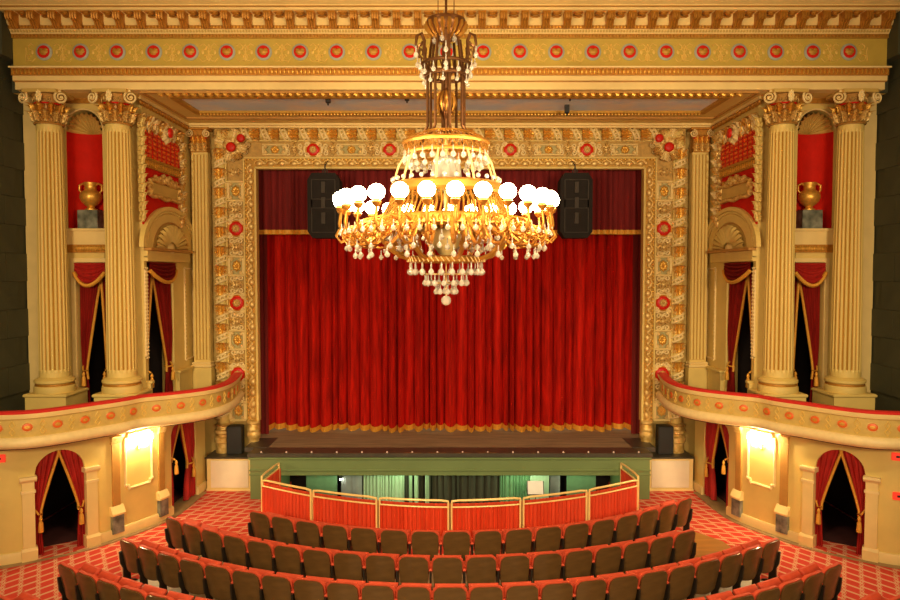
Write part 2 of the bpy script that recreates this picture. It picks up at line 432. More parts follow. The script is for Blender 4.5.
mb = MB(); mb.box(-XD_W, XD_W, DP - .14, DP, ZA - .10, ZA); mb.box(-XD_W, XD_W, DP - .22, DP, ZA - .05, ZA)
build(mb, 'cove', 'cream_pale', rc)
# little black hanging points under the sky panel
for x, y, h in ((328, 98, .06), (407, 96, .05), (570, 95, .03), (567, 104, .16)):
    X, D = WZ(x, y, ZA + .05); mb = MB(); mb.box(X - .05, X + .05, D - .05, D + .05, ZA - h, ZA + .04, .01)
    mb.tube([(X, D, ZA - h - .05), (X, D, ZA)], .02, 6); build(mb, 'hanging_point', 'black', rc)

# ------------------------------------------------------------------ entablature
XE = 9.03
def slab(mb, y0, y1, D, back=15.0):
    mb.box(-XE, XE, D, back, ZD(y1, D), ZD(y0, D))
def row_balls(name, mat, par, y, D, n, r, sx, sy, sz):
    mb = MB(); z = ZD(y, D)
    for i in range(n): mb.ball((-XE + .05 + (2 * XE - .1) * i / (n - 1), D, z), r, 6, sx, sy, sz)
    stuff(build(mb, name, mat, par))
mb = MB(); mb.box(-XE, XE, 14.66, 15.0, ZD(66.4, 14.65), ZD(37.5, 14.65))
ent = struct('trim_1', mb, 'frieze', 'wide painted entablature with red medallions across the top of the recess', 'entablature')
mb = MB()
mb.box(-XE, XE, 14.70, 15.0, ZA, ZA + .155, .004); mb.box(-XE, XE, 14.62, 15.0, ZA + .165, ZD(75, 14.6), .004)
build(mb, 'architrave', 'cream_pale', ent, 0)
mb = MB(); mb.box(-XE, XE, 14.63, 15, ZA + .15, ZA + .172); build(mb, 'architrave_line', 'ochre', ent, 0)
mb = MB(); slab(mb, 67.8, 75, 14.57); build(mb, 'bead_course', 'gold_deep', ent, 0)
row_balls('beads', 'gold', ent, 71.2, 14.56, 210, .042, .62, .8, 1.4)
mb = MB(); mb.prism([(14.48, ZD(65.6, 14.46)), (14.48, ZD(67.2, 14.46)), (14.57, ZD(68.2, 14.57)), (15, ZD(68.2, 14.57)), (15, ZD(65.6, 14.46))], 'x', -XE, XE)
build(mb, 'fillet', 'ivory', ent, 0)
mb = MB(); slab(mb, 33.8, 37.8, 14.61); build(mb, 'egg_course', 'gold_paint', ent, 0)
row_balls('eggs', 'gold_deep', ent, 35.6, 14.60, 260, .03, .8, .8, 1.2)
mb = MB(); mb.prism([(14.60, ZD(33.8, 14.6)), (14.54, ZD(28.5, 14.54)), (15, ZD(28.5, 14.54)), (15, ZD(33.8, 14.6))], 'x', -XE, XE); build(mb, 'cyma', 'cream_pale', ent)
mb = MB(); n = 300
for i in range(n):
    X = -XE + .05 + (2 * XE - .1) * i / (n - 1); mb.box(X - .018, X + .018, 14.55, 14.60, ZD(32.2, 14.57), ZD(30.0, 14.57))
stuff(build(mb, 'dentils', 'cream_deep', ent, 0))
mb = MB(); slab(mb, 25.3, 28.3, 14.51); build(mb, 'upper_bead_course', 'gold_deep', ent, 0)
row_balls('upper_beads', 'gold', ent, 26.8, 14.50, 260, .028, .8, .8, 1.1)
zs = ZD(10.5, 14.25); zm = ZD(25.3, 14.51)
mb = MB(); mb.prism([(14.50, zm), (14.46, zm + .05), (14.46, zs), (15, zs), (15, zm)], 'x', -XE, XE); build(mb, 'modillion_wall', 'cream_pale', ent, 0)
mb = MB(); mb.prism([(14.20, zs), (14.20, ZD(6.6, 14.2)), (14.12, ZD(5.8, 14.12)), (14.12, ZD(4.4, 14.12)), (14.0, ZD(0, 14.0)), (13.9, ZD(-8, 13.9)), (13.9, 11.36), (15, 11.36), (15, zs)], 'x', -XE, XE)
build(mb, 'corona', 'cream_pale', ent, 30)
mb = MB(); mb.box(-XE, XE, 14.105, 14.14, ZD(6.4, 14.12), ZD(5.5, 14.12)); build(mb, 'corona_line', 'ochre', ent, 0)
mb = MB()
for s in (-1, 1): mb.box(s * XE, s * (XW + .05), 14.3, 15.0, ZA + .6, 11.36); mb.box(s * XE, s * (XW + .05), 14.96, 15.0, ZA, ZA + .7)
build(mb, 'end_block', 'green_wall', ent, 0)
# modillions: scrolled acanthus brackets
mb = MB(); prof = [(0, 0), (0, -.27), (-.04, -.275), (-.08, -.23), (-.12, -.17), (-.17, -.14), (-.21, -.15), (-.235, -.11), (-.235, -.03), (-.22, 0)]
mb.prism([(p[0], p[1]) for p in prof], 'x', -.075, .075)
for k in (-.05, 0, .05): mb.tube([(k, p[0] - .005, p[1] - .010) for p in prof[1:9]], .02, 5)
MOD = mb.mesh('modillion', 'gold_deep', 45)
mb = MB(); mb.box(-.09, .09, -.20, -.04, -.02, 0, .008); mb.ball((0, -.12, -.03), .06, 8, 1.2, 1, .6); mb.tube([(-.09, 0, -.03), (-.04, -.01, -.06), (.04, -.01, -.06), (.09, 0, -.03)], .022, 5); SOF = mb.mesh('soffit', 'gold_deep', 45)
nm = 42
for i in range(nm):
    X = -8.85 + 17.7 * i / (nm - 1); put('modillion', MOD, ent, (X, 14.46, zs))
    if i < nm - 1: put('soffit_rosette', SOF, ent, (X + 17.7 / (nm - 1) / 2, 14.45, zs))
# frieze medallions with painted scrolls
zc = ZD(52, 14.65)
mb = MB(); mb.lathe([(.172, 0), (.172, .012), (.13, .03), (.13, 0)], 24); mb.xf(Matrix.Rotation(pi / 2, 4, 'X')); MRING = mb.mesh('medallion', 'blue_grey', 40)
mb = MB(); mb.lathe([(.138, 0), (.135, .025), (.09, .034), (.01, .036)], 22); mb.xf(Matrix.Rotation(pi / 2, 4, 'X')); MRED = mb.mesh('field', 'red_paint', 40)
mb = MB(); mb.ball((0, -.03, 0), .10, 10, 1, .25, .5); mb.ball((-.045, -.035, .04), .045, 8, 1, .3, .7); mb.ball((.045, -.035, .04), .045, 8, 1, .3, .7); mb.ball((0, -.035, -.045), .045, 8, 1.3, .3, .6)
MSH = mb.mesh('shell', 'gold_paint', 60)
mb = MB()
def spiral2(cx, cz, r, turns, a0, dirn=1, n=18):
    return [(cx + r * (1 - .8 * i / n) * cos(a0 + dirn * turns * 2 * pi * i / n), 0, cz + r * (1 - .8 * i / n) * sin(a0 + dirn * turns * 2 * pi * i / n)) for i in range(n + 1)]
for sx in (-1, 1):
    mb.tube([(sx * x, 0, z) for x, z in ((.20, .13), (.27, .17), (.33, .12), (.31, .05), (.27, .05))], .012, 5)
    mb.tube([(sx * x, 0, z) for x, z in ((.19, -.13), (.25, -.19), (.33, -.17), (.36, -.08), (.30, -.05), (.28, -.09))], .012, 5)
    mb.tube([(sx * x, 0, z) for x, z in ((.33, -.17), (.38, -.19), (.385, -.10), (.37, .0), (.385, .09))], .012, 5)
    mb.ball((sx * .25, 0, 0), .03, 6, 1, .3, 1.6)
MSC = mb.mesh('scrollwork', 'frieze_scroll', 60)
for i in range(23):
    X = (i - 11) * .7555 - .072
    o = put('medallion', MRING, ent, (X, 14.655, zc)); ob('red_field', MRED, o); ob('shell', MSH, o)
    if abs(X) < 8.6: put('scrollwork', MSC, ent, (X, 14.655, zc))
mb = MB()
mb.tube([(x, 0, z) for x, z in ((0, -.18), (-.05, -.10), (0, -.02), (.05, .05), (0, .16))], .012, 5); mb.tube([(x, 0, z) for x, z in ((0, -.18), (.05, -.10), (0, -.02), (-.05, .05), (0, .16))], .012, 5)
MSD = mb.mesh('spray', 'frieze_scroll', 60)
for i in range(22): put('spray', MSD, ent, ((i - 10.5) * .7555 - .072, 14.655, zc))

# ================================================================== PROSCENIUM FRAME
pro = thing('proscenium_frame', (0, DP, .87), 'gilded carved proscenium frame with red rosettes around the stage curtain', 'frame')
XO, XI = 6.08, 5.03          # outer and inner half-widths
ZO, ZI = ZA - .10, ZD(168, DP)
X1, X2 = 5.78, 5.32          # limits of the panelled band
Z1, Z2 = ZD(141, DP), ZD(158, DP)
def Uband(mb, xo, xi, zo, zi, zb, y0, y1):
    mb.box(-xo, -xi, y0, y1, zb, zo); mb.box(xi, xo, y0, y1, zb, zo); mb.box(-xi, xi, y0, y1, zi, zo)
ZBO = .87; ZBI = ZDECK
mb = MB(); Uband(mb, X1 + .02, X2 - .02, Z1 + .02, Z2 - .02, 1.75, DP + .06, DP + .4); build(mb, 'panel_field', 'frame_field', pro, 0)
mb = MB(); Uband(mb, XO, X1, ZO, Z1, 1.62, DP + .02, DP + .4); build(mb, 'outer_border', 'frame_field', pro, 0)
mb = MB(); Uband(mb, X2, XI, Z2, ZI, 1.70, DP + .02, DP + .2); build(mb, 'inner_border', 'gold_paint', pro, 0)
mb = MB()
for s in (-1, 1):
    mb.tube([(s * (XO - .15), DP + .04, 1.62), (s * (XO - .15), DP + .04, ZO - .15)], .13, 10)
    mb.box(s * X1 - .02, s * X1 + .02, DP - .04, DP + .06, 1.75, Z1); mb.box(s * X2 - .02, s * X2 + .02, DP - .04, DP + .06, 1.75, Z2)
    mb.box(s * XI - .025, s * XI + .025, DP - .03, DP + .2, 1.7, ZI)
mb.tube([(-XO + .1, DP + .04, ZO - .15), (XO - .1, DP + .04, ZO - .15)], .13, 10)
mb.box(-X1, X1, DP - .04, DP + .06, Z1 - .02, Z1 + .02); mb.box(-X2, X2, DP - .04, DP + .06, Z2 - .02, Z2 + .02); mb.box(-XI, XI, DP - .03, DP + .2, ZI - .02, ZI + .03)
build(mb, 'moulding', 'cream', pro)
# outer roll: ribbons and leaves
mb = MB()
for dz in (-.055, .055):
    mb.tube([(.155 * cos(a), -.155 * sin(a), dz + .075 * cos(a)) for a in [pi * k / 8 for k in range(9)]], .03, 6)
for k in range(3): a = pi * (.28 + .22 * k); mb.ball((.15 * cos(a), -.15 * sin(a), .075 * cos(a)), .034, 6)
RIB = mb.mesh('ribbon', 'ivory', 60)
def roll_at(c, ang):
    # ang: rotation about Y so that local +Z runs along the roll
    put('ribbon', RIB, pro, c, (0, ang, 0))
    d = Vector((sin(ang), 0, cos(ang))); q = Vector((cos(ang), 0, -sin(ang)))
    for k, (o, w) in enumerate(((-.09, .16), (0, .2), (.09, .16))):
        p = Vector(c) + d * .09 + q * o + Vector((0, -.10 if k == 1 else -.06, 0))
        put('leaf', LEAF['gold' if k == 1 else 'gilt'], pro, p, (0, ang, 0), (w, .16, .36))
per = .50
for s in (-1, 1):
    zz = 1.9
    while zz < ZO - .55: roll_at((s * (XO - .15), DP + .02, zz), 0); zz += per
xx = .25
while xx < XO - .35:
    for s in (-1, 1): roll_at((s * xx, DP + .02, ZO - .15), s * -pi / 2)
    xx += per
# inner guilloche of small shells
mb = MB(); mb.ball((0, 0, 0), .1, 8, 1, .5, .8); mb.tube([(.12 * cos(a), -.03, -.02 + .10 * sin(a)) for a in [pi * k / 6 for k in range(7)]], .022, 5)
mb.ball((.14, -.02, 0), .04, 6)
GUI = mb.mesh('shell', 'gilt', 60)
zz = 1.85
while zz < ZI:
    for s in (-1, 1): put('shell', GUI, pro, (s * (XI + .13), DP + .02, zz), (0, s * pi / 2, 0))
    zz += .29
n = 34
for i in range(n): put('shell', GUI, pro, (-4.93 + 9.86 * i / (n - 1), DP + .02, ZI + .12))
mb = MB()
for s in (-1, 1):
    for k in range(68): mb.ball((s * (X2 - .045), DP, 1.8 + k * (Z2 - 1.85) / 67), .032, 6)
for k in range(110): mb.ball((-5.3 + 10.6 * k / 109, DP, Z2 - .035), .03, 6)
stuff(build(mb, 'bead_row', 'gold', pro))
# square panels, red rosettes, knots in the panelled band
FR = frame_mesh('cream_pale', .21, .27, .055, .07); FRw = frame_mesh('cream_pale', .32, .15, .045, .07)
mb = MB(); mb.box(-.16, .16, -.015, 0, -.22, .22); FLD = mb.mesh('field', 'sage', 0)
mb = MB(); mb.box(-.28, .28, -.015, 0, -.11, .11); FLDw = mb.mesh('field', 'sage', 0)
mb = MB()
for sx in (-1, 1):
    mb.tube([(p[0] * sx, -.03 + p[1], p[2]) for p in spiral2(.16, .17, .085, 1.4, pi * .9, -1)], .026, 5)
    mb.tube([(p[0] * sx, -.03 + p[1], p[2]) for p in spiral2(.16, -.17, .085, 1.4, -pi * .9, 1)], .026, 5)
    mb.tube([(sx * .24, -.02, -.12), (sx * .26, -.02, 0), (sx * .24, -.02, .12)], .028, 5)
mb.lathe([(.01, .0), (.23, .0), (.24, .012), (.24, .02)], 20); mb.xf(Matrix.Rotation(pi / 2, 4, 'X'), len(mb.v) - 80)
CART = mb.mesh('rosette_surround', 'ivory', 60)
def red_ros(c, sc=1.0, sq=1.0):
    o = put('rosette_surround', CART, pro, c, (0, 0, 0), (sc, sc, sc * sq))
    ob('red_disc', DISC['red_enamel'], o, (0, -.01, 0), (0, 0, 0), (.19, .24, .19 / sq * (.92 if sq < 1 else 1)))
    ob('boss', ROS['gilt'], o, (0, -.07, 0), (0, 0, 0), (.10, .18, .10 / sq)); ob('boss_ring', RING['ivory'], o, (0, -.055, 0), (0, 0, 0), (.105, .1, .105 / sq)); ob('rim', RING['gold'], o, (0, -.02, 0), (0, 0, 0), (.2, .2, .2 / sq * (.92 if sq < 1 else 1)))
mb = MB(); mb.ball((0, -.03, 0), .06, 8, 1, .7, 1)
for sx in (-1, 1):
    mb.tube([(sx * .05, -.03, 0), (sx * .11, -.04, .03), (sx * .17, -.03, -.01), (sx * .21, -.02, .05)], [.03, .025, .022, .015], 5)
    mb.tube([(sx * .05, -.03, 0), (sx * .10, -.04, -.05), (sx * .05, -.03, -.09)], [.02, .02, .012], 5)
    mb.tube([(sx * .05, -.03, 0), (sx * .10, -.04, .07), (sx * .05, -.03, .10)], [.02, .02, .012], 5)
KNOT = mb.mesh('knot', 'gilt', 60)
xm = (X1 + X2) / 2; zm_ = (Z1 + Z2) / 2; yf = DP + .05
mb = MB()
for e in (-1, 1): mb.tube([(e * p[0], p[1] - .03, p[2]) for p in spiral2(.075, .0, .07, 1.3, pi, -e)], .018, 5)
mb.ball((0, -.03, .0), .04, 6); mb.tube([(-.03, -.02, 0), (.03, -.02, 0)], .02, 5); SCR = mb.mesh('scroll', 'ivory', 60)
def sq_panel(c, wide):
    o = put('square_panel', FRw if wide else FR, pro, c); ob('field', FLDw if wide else FLD, o); ob('rosette', ROS['gold'], o, (0, -.02, 0), (0, 0, 0), (.11, .16, .10 if wide else .14))
    for ex in (-1, 1):
        for ez in (-1, 1): ob('corner_leaf', LEAF['ivory'], o, (ex * (.27 if wide else .16), -.03, ez * (.10 if wide else .2)), (0, ex * ez * pi / 4 + (pi if ez > 0 else 0) * 1.0, 0), (.10, .14, .12))
for s in (-1, 1):
    for k, py in enumerate((191, 228.5, 266, 303, 340, 374.5, 411)):
        c = (s * xm, yf, ZD(py, DP))
        if k % 2 == 0: sq_panel(c, False)
        else: red_ros(c)
        if k < 6:
            put('knot', KNOT, pro, (s * xm, yf, ZD(py + 18.6, DP)), (0, 0, 0), (1.0, 1.2, 1.2))
            for e in (-6.2, 6.2): put('scroll', SCR, pro, (s * xm, yf, ZD(py + 18.6 + e, DP)), (0, 0, 0), (1.25, 1, 1))
    put('knot', KNOT, pro, (s * xm, yf, ZD(172, DP)))
    for k, dx in enumerate((-174, -136, -98, -60)):
        c = (s * -dx / F * DP, yf, zm_)
        if k % 2 == 0: sq_panel(c, True)
        else: red_ros(c, .92, .82)
        put('knot', KNOT, pro, (s * -(dx + 19) / F * DP, yf, zm_), (0, pi / 2, 0), (.9, 1.2, 1.1))
        for e in (-6.5, 6.5): put('scroll', SCR, pro, (s * -(dx + 19 + e) / F * DP, yf, zm_), (0, pi / 2, 0), (1.1, 1, 1))
    # corner cartouche
    for ex, ez in ((-s * .5, .02), (0, -.42), (-s * .42, -.18), (s * .06, .16)): put('volute', VOL['ivory'], pro, (s * (X1 - .17) + ex * .8, DP - .02, Z1 - .12 + ez * .8), (0, 0, 0), (.085 * (1 if ex > 0 else -1), .12, .085))
    cx, cz = s * (X1 - .17), Z1 - .12
    o = put('corner_cartouche', ROS['gilt'], pro, (cx, DP + .0, cz), (0, 0, 0), (.30, .3, .30))
    for k in range(8):
        a = k * pi / 4 + .3
        ob('leaf', LEAF['gilt' if k % 2 else 'ivory'], o, (.75 * sin(a), -.2, .75 * cos(a)), (0, a, 0), (.7, .9, .85))
    for dx, dz, r in ((.0, -.2, .42), (-s * .85, .55, .36)): ob('red_boss', DISC['red_enamel'], o, (dx, -.45, dz), (0, 0, 0), (r, .9, r))
o = put('centre_cartouche', ROS['gilt'], pro, (0, DP, zm_), (0, 0, 0), (.3, .3, .2)); ob('red_boss', DISC['red_enamel'], o, (0, -.4, 0), (0, 0, 0), (.5, .8, .5))
# bottom brackets and turned feet of the frame
for s in (-1, 1):
    mb = MB()
    poly = [(X1, 1.95), (X1, 1.62), (X1 - .12, 1.66), (X1 - .22, 1.76), (xm, 1.80), (X2 + .1, 1.80), (X2, 1.76), (X2, 1.95)]
    mb.prism([(s * p[0], p[1]) for p in poly], 'y', DP + .04, DP + .3); build(mb, 'bracket', 'gilt', pro)
    zb0 = ZBO
    mb = MB(); c = (s * (XO - .15), DP + .05, 0)
    mb.lathe([(.22, zb0), (.22, zb0 + .26), (.26, zb0 + .29), (.26, zb0 + .41), (.20, zb0 + .45), (.20, zb0 + .49), (.25, zb0 + .53), (.25, zb0 + .60), (.19, zb0 + .63), (.18, zb0 + .70), (.23, zb0 + .74), (.16, zb0 + .78)], 18, c)
    build(mb, 'turned_foot', 'gilt', pro)
    mb = MB(); c = (s * (XI + .13), DP + .05, 0)
    mb.lathe([(.14, ZBI), (.14, ZBI + .10), (.17, ZBI + .14), (.18, ZBI + .22), (.15, ZBI + .27), (.17, ZBI + .31), (.17, ZBI + .36), (.14, ZBI + .40), (.13, ZBI + .46), (.17, ZBI + .49), (.17, ZBI + .54), (.13, ZBI + .58)], 18, c)
    build(mb, 'turned_foot', 'gilt', pro)

# ================================================================== STAGE
DS = 17.05; XS = 4.92; ZF = ZD(475.5, DS)      # apron front, half width, underside of the fascia
mb = MB(); mb.box(-XS, XS, DS + .55, 20.6, ZDECK - .18, ZDECK); mb.box(-5.2, 5.2, 18.3, 20.6, ZDECK - .18, ZDECK - .001)
st = struct('stage', mb, 'stage_deck', 'worn grey brown stage deck below the red curtain', 'stage', 0)
mb = MB(); mb.box(-XS - .05, XS + .05, DS - .06, DS + .56, ZDECK - .10, ZDECK + .004, .02)
mb.box(-5.2, -4.62, DS + .5, 18.6, ZDECK - .1, ZDECK + .012); mb.box(4.62, 5.2, DS + .5, 18.6, ZDECK - .1, ZDECK + .012)
build(mb, 'apron_edge', 'stage_edge', st, 30)
mb = MB(); z0, z1 = ZF, ZDECK - .10
mb.box(-XS, XS, DS, DS + .3, z0, z1); mb.box(-XS - .03, XS + .03, DS - .04, DS + .3, z1 - .06, z1, .012); mb.box(-XS - .02, XS + .02, DS - .025, DS + .3, z0 + .11, z0 + .145, .01)
mb.box(-XS - .02, XS + .02, DS - .015, DS + .3, z0, z0 + .04, .008)
for s in (-1, 1): mb.box(s * 4.22, s * XS, DS, DS + 1.2, 0, z0)
build(mb, 'fascia', 'stage_green', st, 20)
mb = MB(); mb.lathe([(.022, 0), (.022, .02), (.014, .03), (.004, .033)], 10); FT = mb.mesh('footlight', 'footlight_lens', 50)
for i in range(16): put('footlight', FT, st, ((i - 7.5) * .62, DS + .03, ZDECK + .004))
mb = MB()
for i in range(4): x = (i - 1.5) * .62; mb.box(x - .22, x + .22, DS - .01, DS + .01, ZDECK + .004, ZDECK + .014)
build(mb, 'metal_strip', 'brass_dark', st, 0)
# under the apron: back wall of the pit
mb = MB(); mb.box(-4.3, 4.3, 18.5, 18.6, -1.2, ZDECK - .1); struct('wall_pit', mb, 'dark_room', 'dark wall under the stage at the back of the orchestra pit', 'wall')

def pleated(name, x0, x1, y, z0, z1, fold, amp, mat, rnd, nz=6, hem=0.0, parent=None, sag=None):
    """vertical pleated curtain sheet in the x-z plane"""
    xs = []; x = x0
    while x < x1: xs.append(x); x += fold * rnd.uniform(.6, 1.4)
    xs.append(x1); pts = []
    for a, b in zip(xs, xs[1:]):
        h = amp * rnd.uniform(.55, 1.25)
        for k in range(4): t = k / 4; pts.append((a + (b - a) * t, -h * sin(pi * t) ** .8, rnd.uniform(-1, 1)))
    pts.append((x1, 0, 0)); n = len(pts) - 1; mb = MB()
    hemz = [hem * sin(i * .21 + 1.3 * sin(i * .05)) for i in range(n + 1)]
    def fn(u, v):
        p = pts[min(n, int(round(u * n)))]; i = min(n, int(round(u * n)))
        return (p[0], y + p[1] * (1.0 + .35 * (1 - v)), z0 + (z1 - z0) * v + hemz[i] * (1 - v))
    mb.grid(fn, n, nz)
    return mb, pts, hemz
rnd = random.Random(5)
# main curtain
zb = ZDECK + .13; mb, pts, hemz = pleated('c', -5.25, 5.25, 19.72, zb, 8.6, .26, .30, 'velvet', rnd, 5, .035)
mc = tag(build(mb, 'stage_curtain', 'velvet', None, 70), 'large pleated red velvet stage curtain with gold hem fringe', 'curtain')
fb = MB()
def ff(u, v):
    i = min(len(pts) - 1, int(round(u * (len(pts) - 1)))); p = pts[i]
    return (p[0], 19.69 + p[1] * 1.4, zb + hemz[i] + .03 - .15 * (1 - v))
fb.grid(ff, len(pts) - 1, 2); build(fb, 'hem_fringe', 'fringe', mc, 70)
# border curtain
zb2 = ZD(231.5, 18.95); mb, pts, hemz2 = pleated('b', -5.3, 5.3, 18.95, zb2, 8.75, .17, .07, 'velvet_dark', rnd, 4, .006)
bc = tag(build(mb, 'border_curtain', 'velvet_dark', None, 70), 'dark red border curtain with gold fringe across the top of the stage opening', 'curtain')
fb = MB()
fb.grid(lambda u, v: (pts[min(len(pts) - 1, int(round(u * (len(pts) - 1))))][0], 18.93 + pts[min(len(pts) - 1, int(round(u * (len(pts) - 1))))][1] * 1.35, zb2 + .04 - .12 * (1 - v)), len(pts) - 1, 2)
build(fb, 'hem_fringe', 'fringe', bc, 70)
mb = MB(); mb.tube([(-5.3, 18.93, 8.76), (5.3, 18.93, 8.76)], .03, 8)
for x in (-5.2, -2.6, 0, 2.6, 5.2): mb.box(x - .03, x + .03, 18.58, 18.95, 8.74, 8.80)
build(mb, 'batten', 'black', bc)
for s in (-1, 1):
    mb, _, _ = pleated('t', 4.99, 5.4, 19.14, ZDECK, 8.6, .16, .06, 'velvet', rnd, 4)
    if s < 0: mb.xf(Matrix.Scale(-1, 4, (1, 0, 0)))
    tag(build(mb, 'side_curtain', 'velvet_dark', None, 70), 'narrow dark red side curtain at the edge of the stage opening', 'curtain', 'side curtains of the stage')

# loudspeakers hung before the opening
for s in (-1, 1):
    xc = s * XD(575.5, 17.5); z0, z1 = ZD(238, 17.5), ZD(173, 17.5)
    t = thing('loudspeaker', (xc, 17.7, z0), 'tall dark grey loudspeaker cabinet hung in front of the border curtain', 'loudspeaker', 'hung loudspeakers')
    mb = MB(); w = .40; h = z1 - z0
    mb.prism([(-w * .7, 0), (w * .7, 0), (w, .16), (w, h - .18), (w * .72, h), (-w * .72, h), (-w, h - .18), (-w, .16)], 'y', -.25, .25); build(mb, 'cabinet', 'speaker_grey', t, 20, True)
    g = ob('grille', frame_mesh('speaker_light', .30, .36, .02, .02), t, (0, -.25, h - .52)); g = ob('grille', frame_mesh('speaker_light', .30, .42, .02, .02), t, (0, -.25, .55))
    for k in range(3):
        mb = MB(); mb.box(-.05, .05, -.29, -.25, .35 + k * .38, .35 + k * .38 + .28, .01); build(mb, 'badge_strip', 'speaker_light', t, 20, True)
    mb = MB(); mb.tube([(0, 0, h), (0, 0, h + .25)], .02, 6); mb.tube([(.06 * cos(a), 0, h + .07 + .06 * sin(a)) for a in [2 * pi * k / 10 for k in range(10)]], .015, 5, True)
    mb.tube([(0, 0, h + .2), (0, .45, ZI + .18 - z0)], .012, 5); build(mb, 'shackle', 'speaker_light', t, 40, True)
    # monitor standing on the plinth between the frame's feet
    xs_ = s * (xm + .03)
    t = thing('stage_monitor', (xs_, DP - .14, .88), 'slim black loudspeaker standing between the turned feet of the frame', 'loudspeaker', 'slim stage side loudspeakers')
    mb = MB(); mb.box(-.19, .19, -.14, .14, 0, .74, .02); build(mb, 'cabinet', 'black', t, 30, True)
    mb = MB(); mb.box(-.16, .16, -.15, -.14, .04, .70, .005); build(mb, 'grille', 'black', t, 30, True)
    # plinth with white panel
    x0, x1 = XD(208.5, 17.7, 475), XD(250.5, 17.7, 475)
    t = thing('plinth', (s * (x0 + x1) / -2 * 1, 17.9, 0), 'low plinth with white panel and dark top beside the stage', 'plinth', 'stage side plinths')
    c = (x1 + x0) / 2; hw = (x1 - x0) / 2; t.location = (-s * c, 17.70, 0)
    mb = MB(); mb.box(-hw - .05, hw + .05, .03, .7, 0, .84); build(mb, 'body', 'cream_pale', t, 0, True)
    mb = MB(); mb.box(-hw + .06, hw - .06, .0, .04, .08, .78, .01); build(mb, 'panel', 'white_panel', t, 20, True)
    mb = MB(); mb.box(-hw - .08, hw + .06, -.04, .7, .84, .88, .01); build(mb, 'top', 'stage_edge', t, 20, True)
    mb = MB(); mb.box(-hw - .05, hw + .05, -.02, .05, 0, .06, .01); build(mb, 'base', 'cream_pale', t, 20, True)

# ================================================================== ORCHESTRA PIT
def rail_section(path, label, group):
    a = path[0]; t = thing('pit_rail', (a[0], a[1], 0), label, 'railing', group)
    def T(i, z): return (path[i][0], path[i][1], z)
    n = len(path) - 1
    mb = MB(); mb.tube([T(0, 0), T(0, zr - .06), T(0, zr - .02)] + [T(i, zr) for i in range(n + 1)][1:-1] + [T(n, zr - .02), T(n, zr - .06), T(n, 0)], .024, 8); build(mb, 'top_rail', 'brass', t)
    mb = MB(); mb.tube([T(i, zr - .14) for i in range(n + 1)], .018, 8); build(mb, 'lower_rail', 'brass', t)
    for i in (0, n):
        mb = MB(); mb.lathe([(.07, 0), (.07, .015), (.03, .03), (.027, .06)], 12, T(i, 0)); build(mb, 'foot', 'brass', t)
    L = arclen(path); N = int(L[-1] / .018); r2 = random.Random(int(a[0] * 100)); ph = [r2.uniform(.8, 1.25) for _ in range(400)]
    mb = MB(); acc = [0.0]
    for i in range(N): acc.append(acc[-1] + ph[i // 3] * 1.25)
    def fn(u, v):
        p, ang = at_len(path, L, u * L[-1]); i = int(round(u * N)); f = .032 * sin(acc[i]) + .012
        return (p[0] + f * sin(ang), p[1] - f * cos(ang) + .015, .03 + (zr - .18) * v + (.004 * sin(acc[i]) if v > .9 else 0))
    mb.grid(fn, N, 2); build(mb, 'drape', 'pit_red', t, 70)
gap = .035
for k in range(6):
    i0, i1 = k * 10, (k + 1) * 10; s0, s1 = RL[i0] + gap, RL[i1] - gap
    rail_section(subpath(RC, s0, s1, 10), 'brass railing section hung with orange red cloth along the front of the pit', 'front pit railing sections')
for s in (-1, 1):
    rail_section([(s * (4.30 - .02 * i), 15.82 + (16.92 - 15.82) * i / 6) for i in range(7)], 'brass railing section with orange red cloth running back to the stage front', 'pit railing sections running back to the stage')
mb = MB()
L = RL[-1]
def fnp(u, v):
    p, ang = at_len(RC, RL, u * L); return (p[0] - .06 * sin(ang), p[1] + .10 * cos(ang) + .02 + .010 * sin(u * 620), .02 + .83 * v)
mb.grid(fnp, 340, 1)
tag(build(mb, 'pit_lining', 'pit_red', None, 70), 'continuous orange red lining cloth standing behind the pit railing sections', 'cloth')
# things glimpsed under the apron
r3 = random.Random(3)
def pit_drape(xa, xb, D, mat, label, fold=.09, amp=.045):
    x0, x1 = XD(xa, D), XD(xb, D); mb, _, _ = pleated('p', x0, x1, D, -1.14, ZDECK - .2, fold, amp, mat, r3, 3)
    return tag(build(mb, 'pit_drape', mat, None, 70), label, 'drape')
pit_drape(362, 404, 18.1, 'pit_pale', 'pale green pleated drape under the stage beside the grey cloth')
pit_drape(404, 432, 18.3, 'pit_dark', 'dark pleated drape under the stage behind two pale strips')
pit_drape(408.5, 412, 18.05, 'pit_pale', 'first narrow pale green strip of cloth beside the wide pale drape', .05, .03)
pit_drape(414, 418, 18.0, 'pit_pale', 'second narrow pale green strip of cloth beside the dark drape', .05, .03)
pit_drape(425, 429, 18.0, 'pit_pale', 'third narrow pale green strip against the dark centre drape', .05, .03)
pit_drape(432, 500, 18.15, 'pit_dark', 'wide dark olive pleated drape under the middle of the stage', .16, .07)
pit_drape(500, 531, 18.1, 'pit_green', 'green pleated drape under the stage beside the dark centre drape')
pit_drape(340, 361, 18.0, 'pit_grey', 'blue grey cloth hanging under the stage beside the green flat', .4, .05)
def pit_panel(xa, xb, D, mat, label, ztop=ZDECK + .9):
    x0, x1 = XD(xa, D), XD(xb, D); t = thing('scenery_flat', ((x0 + x1) / 2, D, -1.15), label, 'panel'); w = (x1 - x0) / 2
    mb = MB(); mb.box(-w, w, -.02, .03, 0, ztop, .006); build(mb, 'board', mat, t, 20, True)
    mb = MB()
    for a in (-w, w - .05): mb.box(a, a + .05, -.035, -.02, 0, ztop)
    mb.box(-w + .05, w - .05, -.035, -.02, ztop - .06, ztop); build(mb, 'stile', mat, t, 0, True)
pit_panel(305, 336, 18.1, 'pit_green', 'green scenery flat under the stage next to the blue grey cloth')
